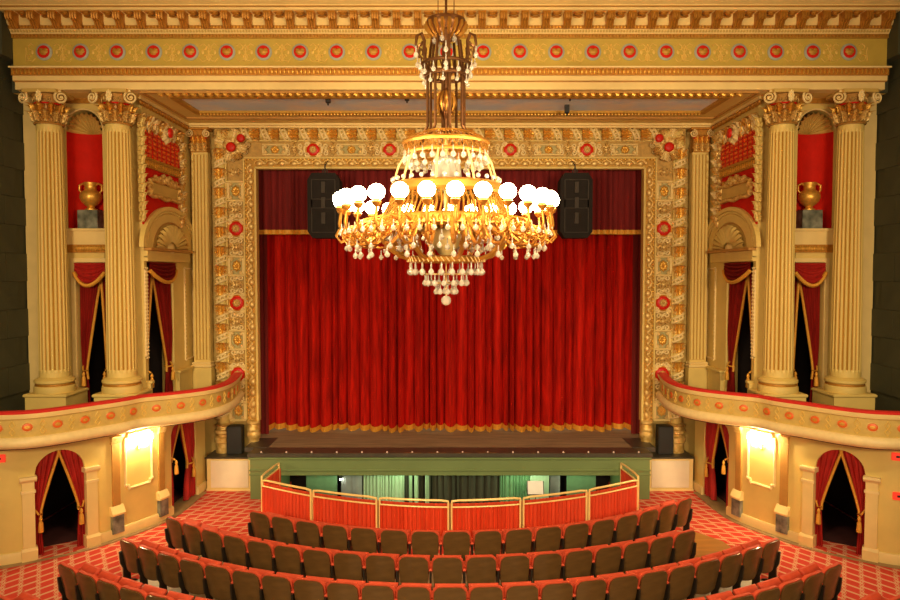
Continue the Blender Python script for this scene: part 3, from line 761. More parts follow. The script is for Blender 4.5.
pit_panel(531, 550, 18.0, 'pit_pale', 'bright pale green flat under the stage behind a white sheet')
pit_panel(568, 597, 18.0, 'pit_green', 'green scenery flat under the stage near the end of the pit')
pit_panel(551, 561, 18.15, 'pit_grey', 'narrow grey flat under the stage between two green flats')
# music stand with white sheet
X, D = XD(536.5, 17.0), 17.0
t = thing('music_stand', (X, D, -1.15), 'music stand holding a white sheet in the pit', 'music stand')
mb = MB(); mb.tube([(0, 0, .02), (0, 0, 1.34)], .012, 6)
for k in range(3): a = k * 2.1; mb.tube([(0, 0, .12), (.22 * cos(a), .22 * sin(a), .01)], .01, 5)
build(mb, 'stand', 'black', t, 40, True)
mb = MB(); mb.box(-.20, .20, -.01, .01, 1.27, 1.31); mb.prism([(-.01, 1.29), (.01, 1.29), (.11, 1.59), (.09, 1.59)], 'x', -.21, .21); build(mb, 'desk', 'black', t, 20, True)
mb = MB(); mb.prism([(-.03, 1.30), (-.02, 1.30), (.085, 1.60), (.075, 1.60)], 'x', -.19, .19); build(mb, 'sheet', 'paper', t, 20, True)
# clip lamp under the apron
X, D = XD(339.5, 17.9), 17.9; Z = ZD(478.5, 17.9)
t = thing('work_light', (X, D, Z), 'small greenish work light clipped under the stage beside the grey cloth', 'lamp')
mb = MB(); mb.lathe([(.015, .12), (.03, .10), (.05, .02), (.052, .0)], 12); build(mb, 'reflector', 'black', t, 40, True)
mb = MB(); mb.ball((0, 0, -.01), .035, 10); build(mb, 'bulb', 'pit_bulb', t, 60, True)
mb = MB(); mb.tube([(0, 0, .12), (0, .02, ZDECK - .19 - Z)], .012, 6); build(mb, 'clip', 'black', t, 40, True)
for x, p in ((-1.15, 55), (1.9, 55), (3.2, 18), (-3.1, 16)): lamp('pit_work_light', 'POINT', (x, 17.55, .75), p * .55, (.80, 1.0, .62), .08)

# ================================================================== SIDE BOXES
wave_r = random.Random(11)
def drape(parent, name, org, dx, nrm, w, h, tie_h, tie_x, top_w, side, low_w, mat='drape_red', nf=5, amp=.05, trim=True, tie_w=.10, label=None, cat='drape', group=None):
    """tied-back drape hung from height h; org = opening's lower corner on the hinge side, dx = unit plan vector across, nrm = plan normal to viewer"""
    t = thing(name, org, label, cat, group)
    o = Vector((0, 0, 0)); ux = Vector((dx[0], dx[1], 0)); un = Vector((nrm[0], nrm[1], 0))
    nv = 16; nu = nf * 6; tv = tie_h / h
    def edges(v):
        z = v * h
        if z >= tie_h:
            q = (z - tie_h) / (h - tie_h); inner = tie_x + tie_w + (top_w - tie_x - tie_w) * (q ** 1.12); outer = tie_x * (1 - min(1, q * 3)) ; return outer, inner
        q = z / tie_h; return tie_x * q ** 2 * .6 + tie_x * .4 * q, tie_x + tie_w + (low_w - tie_w - tie_x) * (1 - q) ** .7
    def P(u, v):
        a, b = edges(v); x = a + (b - a) * u; z = v * h; k = 1 - .55 * math.exp(-((z - tie_h) / (.16 * h)) ** 2)
        f = amp * k * sin(u * nf * 2 * pi) + amp * .3 * sin(u * 9 + v * 4)
        return o + ux * x + un * (f + .03) + Vector((0, 0, z))
    mb = MB(); mb.grid(lambda u, v: tuple(P(u, v)), nu, nv); build(mb, 'cloth', mat, t, 70, True)
    if trim:
        mb = MB(); mb.tube([P(1, j / nv) + un * .015 for j in range(int(tv * nv), nv + 1)], .028, 6)
        build(mb, 'edge_trim', 'fringe', t, 60, True)
    a, b = edges(tv); mb = MB()
    c0 = o + ux * (a - .0) + un * .02 + Vector((0, 0, tie_h + .10)); c1 = o + ux * (b + .02) + un * .06 + Vector((0, 0, tie_h)); cm = (c0 + c1) / 2 + un * .10 + Vector((0, 0, -.04))
    mb.tube([c0, cm, c1, (c1 + cm) / 2 - un * .14, c0], .02, 6); build(mb, 'tie_cord', 'fringe', t, 60, True)
    mb = MB(); c = cm + un * .02 + ux * (b - a) * .25
    mb.lathe([(.012, -.02), (.03, -.06), (.035, -.09), (.02, -.11), (.04, -.16), (.05, -.32), (.045, -.34)], 10, c); build(mb, 'tassel', 'fringe', t, 60, True)
    return t
def swag(name, org, dx, nrm, w, drop, mat, label, group):
    t = thing(name, org, label, 'swag', group); ux = Vector((dx[0], dx[1], 0)); un = Vector((nrm[0], nrm[1], 0))
    def P(u, v):
        s_ = 4 * u * (1 - u); z = -drop * (.42 + .58 * s_) * v; f = .05 * sin(v * 5 * 2 * pi) * (.3 + .7 * s_) + .10 * s_ * v
        return ux * (u * w) + un * (f + .05) + Vector((0, 0, z))
    mb = MB(); mb.grid(lambda u, v: tuple(P(u, v)), 14, 28); build(mb, 'cloth', mat, t, 70, True)
    mb = MB(); mb.tube([P(i / 14, 1.0) + un * .01 for i in range(15)], .045, 6); build(mb, 'fringe', 'fringe', t, 60, True)
    return t

# --- column
def fluted(mb, z0, z1, r0, r1, nfl=20):
    n = nfl * 5
    def fn(u, v):
        k = int(round(u * n)) % 5; r = r0 + (r1 - r0) * (v ** 1.6); dip = (0, 0, .5, 1, .5)[k] * .055 * (1 if .02 < v < .98 else 0)
        a = 2 * pi * (u + .5 / n); return (r * (1 - dip * 1.6) * cos(a), r * (1 - dip * 1.6) * sin(a), z0 + (z1 - z0) * v)
    vs_ = [0, .019, .03, .15, .35, .55, .75, .97, .981, 1]
    o = len(mb.v); f0 = len(mb.f); mb.grid(lambda u, v: fn(u, vs_[int(round(v * 9))]), n, 9, cu=True)
    for i in range(f0, len(mb.f)):
        k = (i - f0) % n % 5; j = (i - f0) // n
        mb.mi[i] = 1 if (k in (1, 2, 3, 4) and k in (2, 3) and 2 <= j <= 6) else 0
mb = MB(); fluted(mb, 0, 1, 1, .83); SHAFT = mb.mesh('shaft', ['cream', 'gold_paint'], 30)
FLW = ROS['ivory']
def capital(parent, name, c, r, h, full=True):
    mb = MB(); mb.lathe([(r * 1.1, 0), (r * 1.1, .04), (r * .92, .06), (r * .92, h * .3), (r * .98, h * .7), (r * 1.3, h * .88)], 20); mb.lathe([(r * 1.06, .0), (r * 1.16, .02), (r * 1.06, .05)], 20)
    cp = put(name, mb.mesh('capital', 'ochre', 50), parent, c)
    for k in range(8):
        a = pi / 8 + k * pi / 4
        if sin(a) < .6: ob('helix', VOL['gilt'], cp, (r * 1.12 * cos(a), r * 1.12 * sin(a), h * .74), (0, 0, a + pi / 2), (r * .26 * (1 if k % 2 else -1), r * .3, r * .26))
    for ring, (nn, off, zz, hh, ww, mat) in enumerate(((10, 0, .05, h * .40, r * .62, 'gilt'), (10, pi / 10, h * .27, h * .42, r * .60, 'gold'))):
        for k in range(nn):
            a = off + k * 2 * pi / nn
            if sin(a) > .75: continue
            ob('leaf', LEAF[mat], cp, (r * .97 * cos(a), r * .97 * sin(a), zz), (0, 0, a + pi / 2), (ww, r * 1.5, hh))
    rv = .135
    for k in range(4):
        a = pi / 4 + k * pi / 2
        if sin(a) > 0: continue
        sx = 1 if cos(a) > 0 else -1
        ob('volute', VOL['ivory'], cp, (sx * .40, r * 1.35 * sin(a), h * .78), (0, 0, sx * .35), (rv * sx, rv, rv))
    mb = MB(); q = r * 1.62; pts = []
    for k in range(4):
        a0 = pi / 4 + k * pi / 2
        for t in (0, .25, .5, .75):
            a = a0 + t * pi / 2; rr = q * 1.2 if t == 0 else q * (.92 if t == .5 else .97); pts.append((rr * cos(a), rr * sin(a)))
    mb.prism(pts, 'z', h * .90, h); ob('abacus', mb.mesh('abacus', 'cream_deep', 20), cp)
    ob('flower', FLW, cp, (0, -r * 1.42, h * .80), (0, 0, 0), (r * .26, r * .6, r * .5)); ob('red_band', RING_RED, cp, (0, 0, h * .62), (0, 0, 0), (r * 1.06,) * 3)
    return cp
mb = MB(); mb.tube([(cos(2 * pi * i / 24), sin(2 * pi * i / 24), 0) for i in range(24)], .07, 6, True); RING_RED = mb.mesh('red_band', 'red_paint', 60)
DC = 14.98
zsh0, zsh1 = ZD(376, DC), ZD(126, DC); zcap1 = ZA
def column(s, px, label, group):
    X = s * px; t = thing('fluted_column', (X, DC, 2.4), label, 'column', group, kind='thing')
    r0 = .300
    mb = MB(); mb.box(X - .43, X + .43, DC - .37, 15.49 if px > 8 else 15.4, 2.42, zsh0 - .36, .01); mb.box(X - .46, X + .46, DC - .40, 15.49 if px > 8 else 15.4, zsh0 - .40, zsh0 - .33, .02); build(mb, 'pedestal', 'cream', t, 30)
    mb = MB(); mb.lathe([(.40, zsh0 - .33), (.41, zsh0 - .27), (.40, zsh0 - .20), (.37, zsh0 - .175), (.36, zsh0 - .14), (.40, zsh0 - .11), (.40, zsh0 - .06), (.35, zsh0 - .03), (r0, zsh0)], 28, (X, DC, 0)); b = build(mb, 'base', 'cream', t)
    mb = MB(); mb.lathe([(.37, zsh0 - .20), (.385, zsh0 - .17), (.37, zsh0 - .14)], 28, (X, DC, 0)); build(mb, 'gilt_ring', 'gold_deep', b)
    put('shaft', SHAFT, t, (X, DC, zsh0), (0, 0, 0), (r0, r0, zsh1 - zsh0))
    capital(t, 'capital', (X, DC, zsh1), r0 * .86, zcap1 - zsh1)
X1C, X2C = 8.50, 7.05
NICHE_Z0, NICHE_Z1 = ZD(228.5, 15.5), ZD(110, 15.5)
def side_box(s):
    nm = 'left' if s < 0 else 'right'
    sx = lambda px: -s * 0 + s * abs(XD(px, 15.5))          # px measured on the left half
    # ---- front plane wall with niche and opening
    DWF = 15.5
    nx0, nx1 = abs(XD(69.5, DWF)), abs(XD(105.5, DWF)); ox0, ox1 = abs(XD(77, DWF)), abs(XD(107.5, DWF))
    zo1 = ZD(262.5, DWF); zarch = NICHE_Z1 - (nx0 - nx1) / 2
    mb = MB()
    def bx(xa, xb, za, zb_, ya=DWF, yb=DWF + .35): mb.box(s * xa, s * xb, ya, yb, za, zb_)
    bx(XW, nx0, 2.3, ZA); bx(nx1, XD_W + .12, 2.3, ZA)
    bx(nx0, ox0, 2.3, NICHE_Z0); bx(ox1, nx1, 2.3, NICHE_Z0); bx(ox0, ox1, zo1, NICHE_Z0)
    # spandrel over the niche arch
    xc, rr = (nx0 + nx1) / 2, (nx0 - nx1) / 2; N = 14
    for i in range(N):
        a0, a1 = pi * i / N, pi * (i + 1) / N
        p = [(xc + rr * cos(a0), zarch + rr * sin(a0)), (xc + rr * cos(a0), ZA), (xc + rr * cos(a1), ZA), (xc + rr * cos(a1), zarch + rr * sin(a1))]
        mb.prism([(s * q[0], q[1]) for q in p], 'y', DWF, DWF + .35)
    w = struct('wall_box_' + nm, mb, 'cream', 'cream wall behind the columns with a red urn niche', 'wall', 0)
    # niche: red half cylinder and ribbed golden half dome
    mb = MB(); mb.grid(lambda u, v: (s * xc + rr * cos(pi * u), DWF + .02 + rr * .95 * sin(pi * u), NICHE_Z0 + (zarch - .06 - NICHE_Z0) * v), 20, 1); build(mb, 'niche_lining', 'red_paint', w, 60)
    mb = MB()
    def shell(u, v):
        a = pi * u; rb = 1 + .035 * cos(u * 17 * 2 * pi); k = cos(v * pi / 2); c = rr * rb
        return (s * xc + c * cos(a) * 1.0, DWF + .02 + rr * .95 * sin(v * pi / 2) * rb * (1 if 0 < u < 1 else .98), zarch - .06 + 0 + c * sin(a) * k + (.0))
    def shell2(u, v):
        a = pi * u; b = v * pi / 2; rb = 1 - .13 * abs(sin(u * 11 * pi)) * (1 - .5 * v)
        return (s * xc + rr * rb * cos(a) * cos(b) , DWF + .02 + rr * .95 * rb * sin(b), zarch - .06 + rr * 1.06 * rb * sin(a) * cos(b))
    mb.grid(shell2, 88, 8); build(mb, 'niche_shell', 'cream_deep', w, 50)
    mb = MB(); mb.tube([(s * xc + (rr + .02) * cos(pi * i / 20), DWF - .01, zarch + (rr + .02) * sin(pi * i / 20)) for i in range(21)], .025, 6); build(mb, 'niche_arch', 'cream_pale', w)
    mb = MB(); mb.box(s * nx0, s * nx1, DWF, DWF + .5, NICHE_Z0 - .05, NICHE_Z0); build(mb, 'niche_floor', 'cream_deep', w, 0)
    # ledge and gold band under the niche
    za, zb_ = ZD(244.5, 15.42), ZD(252.5, 15.42)
    mb = MB(); mb.box(s * (X1C - .02), s * (X2C + .02), DWF - .10, DWF, NICHE_Z0 - .06, NICHE_Z0, .01); mb.box(s * (X1C - .02), s * (X2C + .02), DWF - .04, DWF, za, NICHE_Z0 - .05); build(mb, 'ledge', 'cream_pale', w, 20)
    mb = MB(); mb.box(s * (X1C - .02), s * (X2C + .02), DWF - .07, DWF, zb_, za)
    gb = build(mb, 'gilt_band', 'gold_deep', w, 0); mb = MB()
    for i in range(16): mb.ball((s * (X1C - .3 - (X1C - X2C - .6) * i / 15), DWF - .08, (za + zb_) / 2), .045, 6, 1, .6, 1.3)
    stuff(build(mb, 'band_beads', 'gold', gb))
    # pilaster strips at the outer edge and door casing
    mb = MB(); mb.box(s * (XW - .0), s * (X1C + .36), DWF - .16, DWF, 2.4, ZA); build(mb, 'corner_strip', 'cream_pale', w, 0)
    mb = MB()
    for a, b in ((ox0, ox0 + .10), (ox1 - .07, ox1)): mb.box(s * a, s * b, DWF - .05, DWF, 2.4, zo1 + .10, .008)
    mb.box(s * ox0, s * ox1, DWF - .05, DWF, zo1, zo1 + .10, .008); build(mb, 'door_casing', 'cream_pale', w, 20)
    mb = MB(); mb.box(s * (X1C), s * (X2C), DWF - .06, DWF, ZA - .10, ZA); mb.mi = [0] * len(mb.f); ct = build(mb, 'top_moulding', 'gold_deep', w, 0)
    # ---- depth wall
    XWl = XD_W; D0, D1 = 15.42, DP + .2
    (da, _), (db, _) = WX(147, 300, -XWl), WX(173.5, 300, -XWl); zt = WX(160, 262, -XWl)[1]
    mb = MB()
    def dbx(ya, yb, za, zb_, xo=0.0, th=.3): mb.box(s * (XWl - xo), s * (XWl + th), ya, yb, za, zb_)
    dbx(D0, da, 2.3, ZA); dbx(db, D1, 2.3, ZA); dbx(da, db, zt, ZA)
    dw = struct('wall_depth_' + nm, mb, 'cream', 'cream wall running back to the stage frame with fan arch over a draped opening', 'wall', 0)
    P = lambda px, py: WX(px, py, -XWl)
    def onwall(mbx, o0=0): # maps mesh built facing -Y (x right, z up) so that it faces the house centre, x -> depth
        R_ = Matrix(((0, s * -1 * -1, 0, 0), (1, 0, 0, 0), (0, 0, 1, 0), (0, 0, 0, 1)))
        mbx.xf(R_, o0)
    # lintel
    z1_, z0_ = P(166, 249)[1], P(166, 262)[1]
    mb = MB(); mb.box(s * (XWl - .17), s * XWl, D0, 17.95, z1_ - .07, z1_, .015); build(mb, 'lintel_cap', 'ochre', dw, 20)
    mb = MB(); mb.box(s * (XWl - .08), s * XWl, D0, 17.92, z0_, z1_ - .07, .006); mb.box(s * (XWl - .095), s * XWl, D0, 17.92, z0_ + .09, z0_ + .11); build(mb, 'lintel', 'cream', dw, 20)
    # fan arch (half ellipse)
    dL, dR = P(139, 248)[0], P(194, 251)[0]; dc = (dL + dR) / 2; ra = (dR - dL) / 2; rb = P(167, 207)[1] - z1_
    def arch(f0, f1, x0, x1, mat, name, N=28):
        mb = MB()
        for i in range(N):
            a0, a1 = pi * i / N, pi * (i + 1) / N
            poly = [(dc + ra * f * cos(a), z1_ + rb * f * sin(a)) for f, a in ((f0, a0), (f1, a0), (f1, a1), (f0, a1))]
            mb.prism(poly, 'x', s * (XWl - x0), s * (XWl - x1))
        return build(mb, name, mat, dw, 30)
    arch(.91, 1.0, 0, .10, 'cream', 'arch_moulding'); arch(.83, .91, 0, .055, 'gold_deep', 'arch_gilt'); arch(.64, .83, 0, .065, 'cream', 'arch_band'); arch(.60, .64, 0, .05, 'ochre', 'arch_line'); arch(.02, .60, 0, .03, 'cream_deep', 'fan_field')
    mb = MB()
    for i in range(44): a = pi * (i + .5) / 44; mb.ball((s * (XWl - .06), dc + ra * .87 * cos(a), z1_ + rb * .87 * sin(a)), .042, 6)
    stuff(build(mb, 'arch_beads', 'cream_deep', dw))
    for i in range(13):
        a0 = pi * (i + .08) / 13; a1 = pi * (i + .92) / 13; am = (a0 + a1) / 2; mb = MB()
        vs = []
        for f, xo in ((.17, .05), (.50, .10), (.57, .07)):
            for a, e in ((a0, 0), (am, .05), (a1, 0)):
                vs.append((s * (XWl - xo - e), dc + ra * f * cos(a), z1_ + rb * f * sin(a)))
        mb.add(vs, [(0, 1, 4, 3), (1, 2, 5, 4), (3, 4, 7, 6), (4, 5, 8, 7)]); build(mb, 'fan_petal', 'cream', dw, 60)
    mb = MB(); mb.ball((s * (XWl - .04), dc, z1_), .14, 12, .5, 1.35, 1.0); build(mb, 'fan_boss', 'cream_pale', dw)
    # red panel, lattice, gilt band, cartouche, carved border
    dA, dB = P(141, 150)[0], P(177, 150)[0]
    zt_ = P(141, 127)[1]; zl_ = P(141, 156)[1]; zg_ = P(141, 166)[1]
    mb = MB(); mb.box(s * (XWl - .025), s * XWl, dA, dB, z1_ + .5, zg_); build(mb, 'red_panel', 'red_paint', dw, 0)
    mb = MB(); mb.box(s * (XWl - .03), s * XWl, dA, dB, zl_, zt_); lp = build(mb, 'lattice_panel', 'red_paint', dw, 0)
    mb = MB(); mb.prism([(0, -.5), (.5, 0), (0, .5), (-.5, 0)], 'y', -.04, 0); mb.xf(Matrix.Identity(4)); 
    mb = MB(); ny, nz = 8, 6
    for i in range(ny):
        for j in range(nz):
            yc = dA + (dB - dA) * (i + .5) / ny; zc_ = zl_ + (zt_ - zl_) * (j + .5) / nz; hy, hz = (dB - dA) / ny * .42, (zt_ - zl_) / nz * .40
            mb.add([(s * (XWl - .03), yc - hy, zc_ - hz), (s * (XWl - .03), yc + hy, zc_ - hz), (s * (XWl - .03), yc + hy, zc_ + hz), (s * (XWl - .03), yc - hy, zc_ + hz), (s * (XWl - .075), yc, zc_)], [(0, 1, 4), (1, 2, 4), (2, 3, 4), (3, 0, 4)])
    stuff(build(mb, 'lattice_studs', 'orange_enamel', lp, 0))
    mb = MB()
    for i in range(ny + 1): yc = dA + (dB - dA) * i / ny; mb.box(s * (XWl - .055), s * XWl, yc - .014, yc + .014, zl_, zt_)
    for j in range(nz + 1): zc_ = zl_ + (zt_ - zl_) * j / nz; mb.box(s * (XWl - .055), s * XWl, dA, dB, zc_ - .012, zc_ + .012)
    build(mb, 'lattice_bars', 'red_enamel', lp, 0)
    mb = MB(); mb.box(s * (XWl - .08), s * XWl, dA, dB, zg_, zl_, .01); mb.box(s * (XWl - .11), s * XWl, dA, dB, zl_ - .05, zl_, .01); gb = build(mb, 'gilt_band', 'gold_paint', dw, 20)
    mb = MB()
    for i in range(18): mb.ball((s * (XWl - .085), dA + (dB - dA) * (i + .5) / 18, (zg_ + zl_) / 2 - .02), .05, 6, .5, .8, 1.3)
    stuff(build(mb, 'band_beads', 'gold', gb))
    # carved border strips (leaf pairs), facing the house centre
    rz = s * -pi / 2 if s < 0 else -pi / 2
    rz = pi / 2 if s < 0 else -pi / 2
    def bord(dd, zz, ang=0, k=.22, mat='gilt'):
        put('border_leaf', LEAF[mat], dw, (s * (XWl - .03), dd, zz), (0, ang, rz), (k, .3, k * 1.3))
    zz = z1_ + .55; i = 0
    while zz < zt_ + .1:
        bord(dA - .10, zz, 0, .24, 'cream'); bord(dB + .10, zz, .3 if i % 2 else -.3, .30, 'gilt'); bord(dB + .20, zz + .1, -.5, .22, 'ivory' if i % 2 else 'gold'); zz += .20; i += 1
    n = 13
    for i in range(n): bord(dA + (dB - dA) * i / (n - 1), zt_ - .04, .4 * (1 if i % 2 else -1), .34, ('gilt', 'ivory', 'gold')[i % 3])
    dm = P(163, 131)[0]
    o = put('crest', ROS['ivory'], dw, (s * (XWl - .06), dm, zt_ + .10), (0, 0, rz), (.26, .35, .26)); ob('red_boss', DISC['red_enamel'], o, (0, -.3, 0), (0, 0, 0), (.45, .6, .45))
    # cartouche on the red panel
    cz0, cz1 = P(160, 199)[1], P(160, 183)[1]; cm = (cz0 + cz1) / 2; ch = (cz1 - cz0) / 2; cd = (dA + dB) / 2 + .02; cw = (dB - dA) / 2 * .96
    mb = MB(); mb.box(s * (XWl - .10), s * (XWl - .02), cd - cw * .86, cd + cw * .86, cm - ch * .8, cm + ch * .8, .03); ca = build(mb, 'cartouche', 'cream_deep', dw, 30)
    mb = MB(); N = 36; pts = []
    for i in range(N):
        a = 2 * pi * i / N; k = 1 + .10 * cos(8 * a); q = max(abs(cos(a)), abs(sin(a))) ** .75
        pts.append((s * (XWl - .11), cd + cw * .92 * cos(a) / q * k * .96, cm + ch * sin(a) / q * k))
    mb.tube(pts, .05, 6, True)
    for e in (-1, 1):
        mb.tube([(s * (XWl - .13), cd + e * (.14 + .13 * cos(b) * (1 - .1 * q)), cm + ch * 1.25 + .13 * sin(b) * (1 - .1 * q)) for q, b in enumerate([pi * (k / 4) for k in range(9)])], .045, 6)
        mb.tube([(s * (XWl - .12), cd + e * (.30 + .30 * k / 6), cm + ch * (1.2 + .22 * sin(k * 1.3))) for k in range(7)], .05, 6)
    build(mb, 'scroll_edge', 'gilt', ca, 60)
    # beaded panel mouldings beside the opening, dado
    FRb = MB()
    def frame_on(d0, d1, za, zb_, t=.035):
        mb = MB()
        for (a, b, c, e) in ((d0, d0 + t, za, zb_), (d1 - t, d1, za, zb_), (d0 + t, d1 - t, zb_ - t, zb_), (d0 + t, d1 - t, za, za + t)): mb.box(s * (XWl - .03), s * XWl, a, b, c, e, .006)
        for i in range(26):
            z_ = za + (zb_ - za) * i / 25
            for d_ in (d0 + t / 2, d1 - t / 2): mb.ball((s * (XWl - .032), d_, z_), .022, 6)
        build(mb, 'beaded_frame', 'ivory', dw)
    frame_on(P(184, 300)[0], P(193, 300)[0], P(188, 359)[1], P(188, 268)[1]); frame_on(D0 + .06, P(145, 300)[0], P(142, 359)[1], P(142, 268)[1])
    mb = MB(); zq = P(188, 366)[1]; mb.box(s * (XWl - .10), s * XWl, db + .05, 17.9, 2.3, zq - .06, .008); mb.box(s * (XWl - .14), s * XWl, db + .02, 17.95, zq - .06, zq, .012)
    mb.box(s * (XWl - .10), s * XWl, D0, da - .02, 2.3, zq - .06, .008); mb.box(s * (XWl - .14), s * XWl, D0, da - .0, zq - .06, zq, .012); build(mb, 'dado', 'cream', dw, 20)
    mb = MB(); rope(mb, (s * (XWl - .05), 15.2, ZA - .13), (s * (XWl - .05), 18.0, ZA - .13), .06, .16); stuff(build(mb, 'rope_moulding', 'gold_deep', dw))
    mb = MB(); mb.box(s * (XWl - .08), s * XWl, 15.2, 18.1, ZA - .07, ZA); build(mb, 'crown', 'cream_pale', dw, 0)
    # ---- corner pilaster next to the frame
    xp0, xp1 = abs(XD(191.5, 18.1)), abs(XD(211.5, 18.1)); xpc = (xp0 + xp1) / 2; hw = (xp0 - xp1) / 2 * .82
    t = thing('fluted_pilaster', (s * xpc, 18.1, 2.4), 'slim fluted pilaster beside the gilded stage frame', 'pilaster', 'slim pilasters flanking the stage frame', kind='thing')
    zp0, zp1 = ZD(362, 18.05), ZD(152, 18.05)
    mb = MB(); mb.box(-hw, hw, 0, .2, zp0 - 2.4, zp1 - 2.4)
    for k in range(5):
        x = -hw + hw * 2 * (k + .5) / 5; mb.cur = 0; mb.box(x - hw * .13, x + hw * .13, -.035, 0, zp0 - 2.4 + .06, zp1 - 2.4 - .06, .01)
    mb.cur = 1; mb.box(-hw * .96, hw * .96, -.006, 0.0, zp0 - 2.34, zp1 - 2.46); build(mb, 'shaft', ['cream', 'gold_paint'], t, 20, True)
    mb = MB(); zz = zp0 - 2.4; mb.box(-hw * 1.15, hw * 1.15, -.08, .2, zz - .06, zz, .02); mb.box(-hw * 1.25, hw * 1.25, -.11, .2, zz - .15, zz - .06, .03); build(mb, 'base', 'cream_pale', t, 30, True)
    mb = MB(); mb.box(-hw * 1.25, hw * 1.25, -.10, .2, 0, zz - .15, .01); build(mb, 'pedestal', 'cream', t, 20, True)
    hc = ZA - .10 - zp1; mb = MB(); mb.box(-hw * .95, hw * .95, -.05, .2, zp1 - 2.4, zp1 - 2.4 + hc * .9); mb.box(-hw * 1.3, hw * 1.3, -.12, .2, zp1 - 2.4 + hc * .9, zp1 - 2.4 + hc, .01)
    cp = build(mb, 'capital', 'gold_deep', t, 20, True)
    for j, (zz, mat) in enumerate(((zp1 - 2.4 + .02, 'gilt'), (zp1 - 2.4 + hc * .33, 'gold'))):
        for k in range(3): ob('leaf', LEAF[mat], cp, ((k - 1) * hw * .7 * (1 if j == 0 else .8), -.06, zz), (0, 0, 0), (hw * .75, .2, hc * .42))
    for e in (-1, 1): ob('volute', VOL['ivory'], cp, (e * hw * 1.05, -.12, zp1 - 2.4 + hc * .74), (0, 0, 0), (e * .1, .1, .1))
    mb = MB(); mb.box(-hw, hw, -.075, -.04, zp1 - 2.4 + hc * .55, zp1 - 2.4 + hc * .64, .008); build(mb, 'red_band', 'red_paint', cp, 20, True)
    # ---- columns
    column(s, X1C, 'cream fluted column with gilded capital beside the dark green wall', 'outer fluted columns')
    column(s, X2C, 'cream fluted column with gilded capital between niche and fan arch', 'inner fluted columns')
    # ---- urn on its marble block
    zn = NICHE_Z0
    xb = s * (xc - .06); t = thing('marble_block', (xb, DWF + .12, zn), 'green veined marble block standing in the red niche', 'pedestal', 'marble blocks in the niches')
    hz = ZD(210, 15.5) - zn; mb = MB(); mb.box(-.22, .22, -.17, .2, 0, hz, .01); build(mb, 'block', 'marble', t, 20, True)
    t = thing('urn', (xb, DWF + .12, zn + hz), 'two handled golden urn on a marble block in the red niche', 'urn', 'golden urns in the niches')
    hu = ZD(182, 15.5) - zn - hz; pr = [(.13, 0), (.13, .03), (.085, .05), (.075, .08), (.13, .12), (.20, .19), (.235, .27), (.235, .34), (.21, .40), (.15, .44), (.128, .47), (.125, .54), (.155, .59), (.15, .62), (.11, .61)]
    mb = MB(); mb.lathe([(r * .98, z * hu / .62) for r, z in pr], 24); build(mb, 'body', 'gold', t, 50, True)
    for e in (-1, 1):
        mb = MB(); mb.tube([(e * .10, 0, hu * .88), (e * .17, 0, hu * .97), (e * .25, 0, hu * .90), (e * .25, 0, hu * .72), (e * .19, 0, hu * .62), (e * .23, 0, hu * .56)], [.02, .022, .024, .024, .02, .014], 7); build(mb, 'handle', 'gold', t, 60, True)
    # ---- upper drapes: front opening
    ow = ox0 - ox1; zf = 2.42
    swag('swag_valance', (s * ox0, DWF - .04, zo1 - .01), (-s, 0), (0, -1), ow, zo1 - ZD(285, DWF), 'drape_red' , 'red swag with gold fringe across the box opening between the columns', 'swags between the columns')
    hh = zo1 - .25 - zf; th = ZD(371, DWF) - zf
    drape(None, 'box_drape', (s * (ox0 - .02), DWF + .12, zf), (-s, 0), (0, -1), ow, hh, th, .03, ow * .74, 1, .20, 'box_velvet', 4, .03, label='wide red drape tied back on the outer side of the box opening between the columns', group='wide drapes between the columns')
    drape(None, 'box_drape', (s * (ox1 + .02), DWF + .14, zf), (s, 0), (0, -1), ow, hh, th, .02, ow * .24, 1, .08, 'box_velvet', 3, .025, tie_w=.05, label='narrow red drape half hidden by the inner column in the box opening', group='narrow drapes between the columns')
    # depth wall opening
    w2 = db - da; zd = zt
    swag('swag_valance', (s * (XWl - .02), da, zd - .01), (0, 1), (-s, 0), w2, zd - P(158, 282)[1], 'box_velvet', 'dark red swag with gold fringe under the fan arch lintel', 'swags under the fan arches')
    hh = zd - .25 - zf; th = P(171, 366)[1] - zf
    drape(None, 'box_drape', (s * (XWl + .10), db - .02, zf), (0, -1), (-s, 0), w2, hh, th, .06, w2 * .72, 1, .40, 'box_velvet', 4, .05, tie_w=.22, label='dark red drape tied back beside the slim pilaster under the fan arch', group='drapes under the fan arches beside the pilasters')
    drape(None, 'box_drape', (s * (XWl + .12), da + .02, zf), (0, 1), (-s, 0), w2, hh, th, .02, w2 * .30, 1, .10, 'box_velvet', 3, .03, tie_w=.06, label='narrow dark red drape under the fan arch on the column side', group='narrow drapes under the fan arches')
    # rooms behind the openings, their darkness painted on in near-black
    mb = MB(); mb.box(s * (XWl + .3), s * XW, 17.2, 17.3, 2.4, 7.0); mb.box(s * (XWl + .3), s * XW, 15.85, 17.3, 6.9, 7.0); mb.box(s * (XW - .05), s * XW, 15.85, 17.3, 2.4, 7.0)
    struct('wall_box_rear_' + nm, mb, 'dark_room', 'box corridor walls behind the drapes with their shade painted near-black', 'wall', 0)
    # turned balusters seen through the front opening
    for k in range(3):
        X = s * (ox1 + .12 + .10 * k); mb = MB(); mb.lathe([(.03, 2.42), (.04, 2.5), (.02, 2.6), (.035, 2.75), (.018, 2.95), (.03, 3.05), (.03, 3.12)], 8, (X, 16.15, 0))
        tag(build(mb, 'baluster', 'pit_grey'), 'pale turned baluster in the dark behind the box opening', 'baluster', 'balusters behind the boxes')

    # ================= parapet of the box
    pp = [(0, 413), (29, 411.8), (60, 408.5), (95, 403.5), (123, 399.5), (142, 396), (165, 393.8), (187, 391.5), (208, 388.5), (224, 384.5), (234, 379.5)]
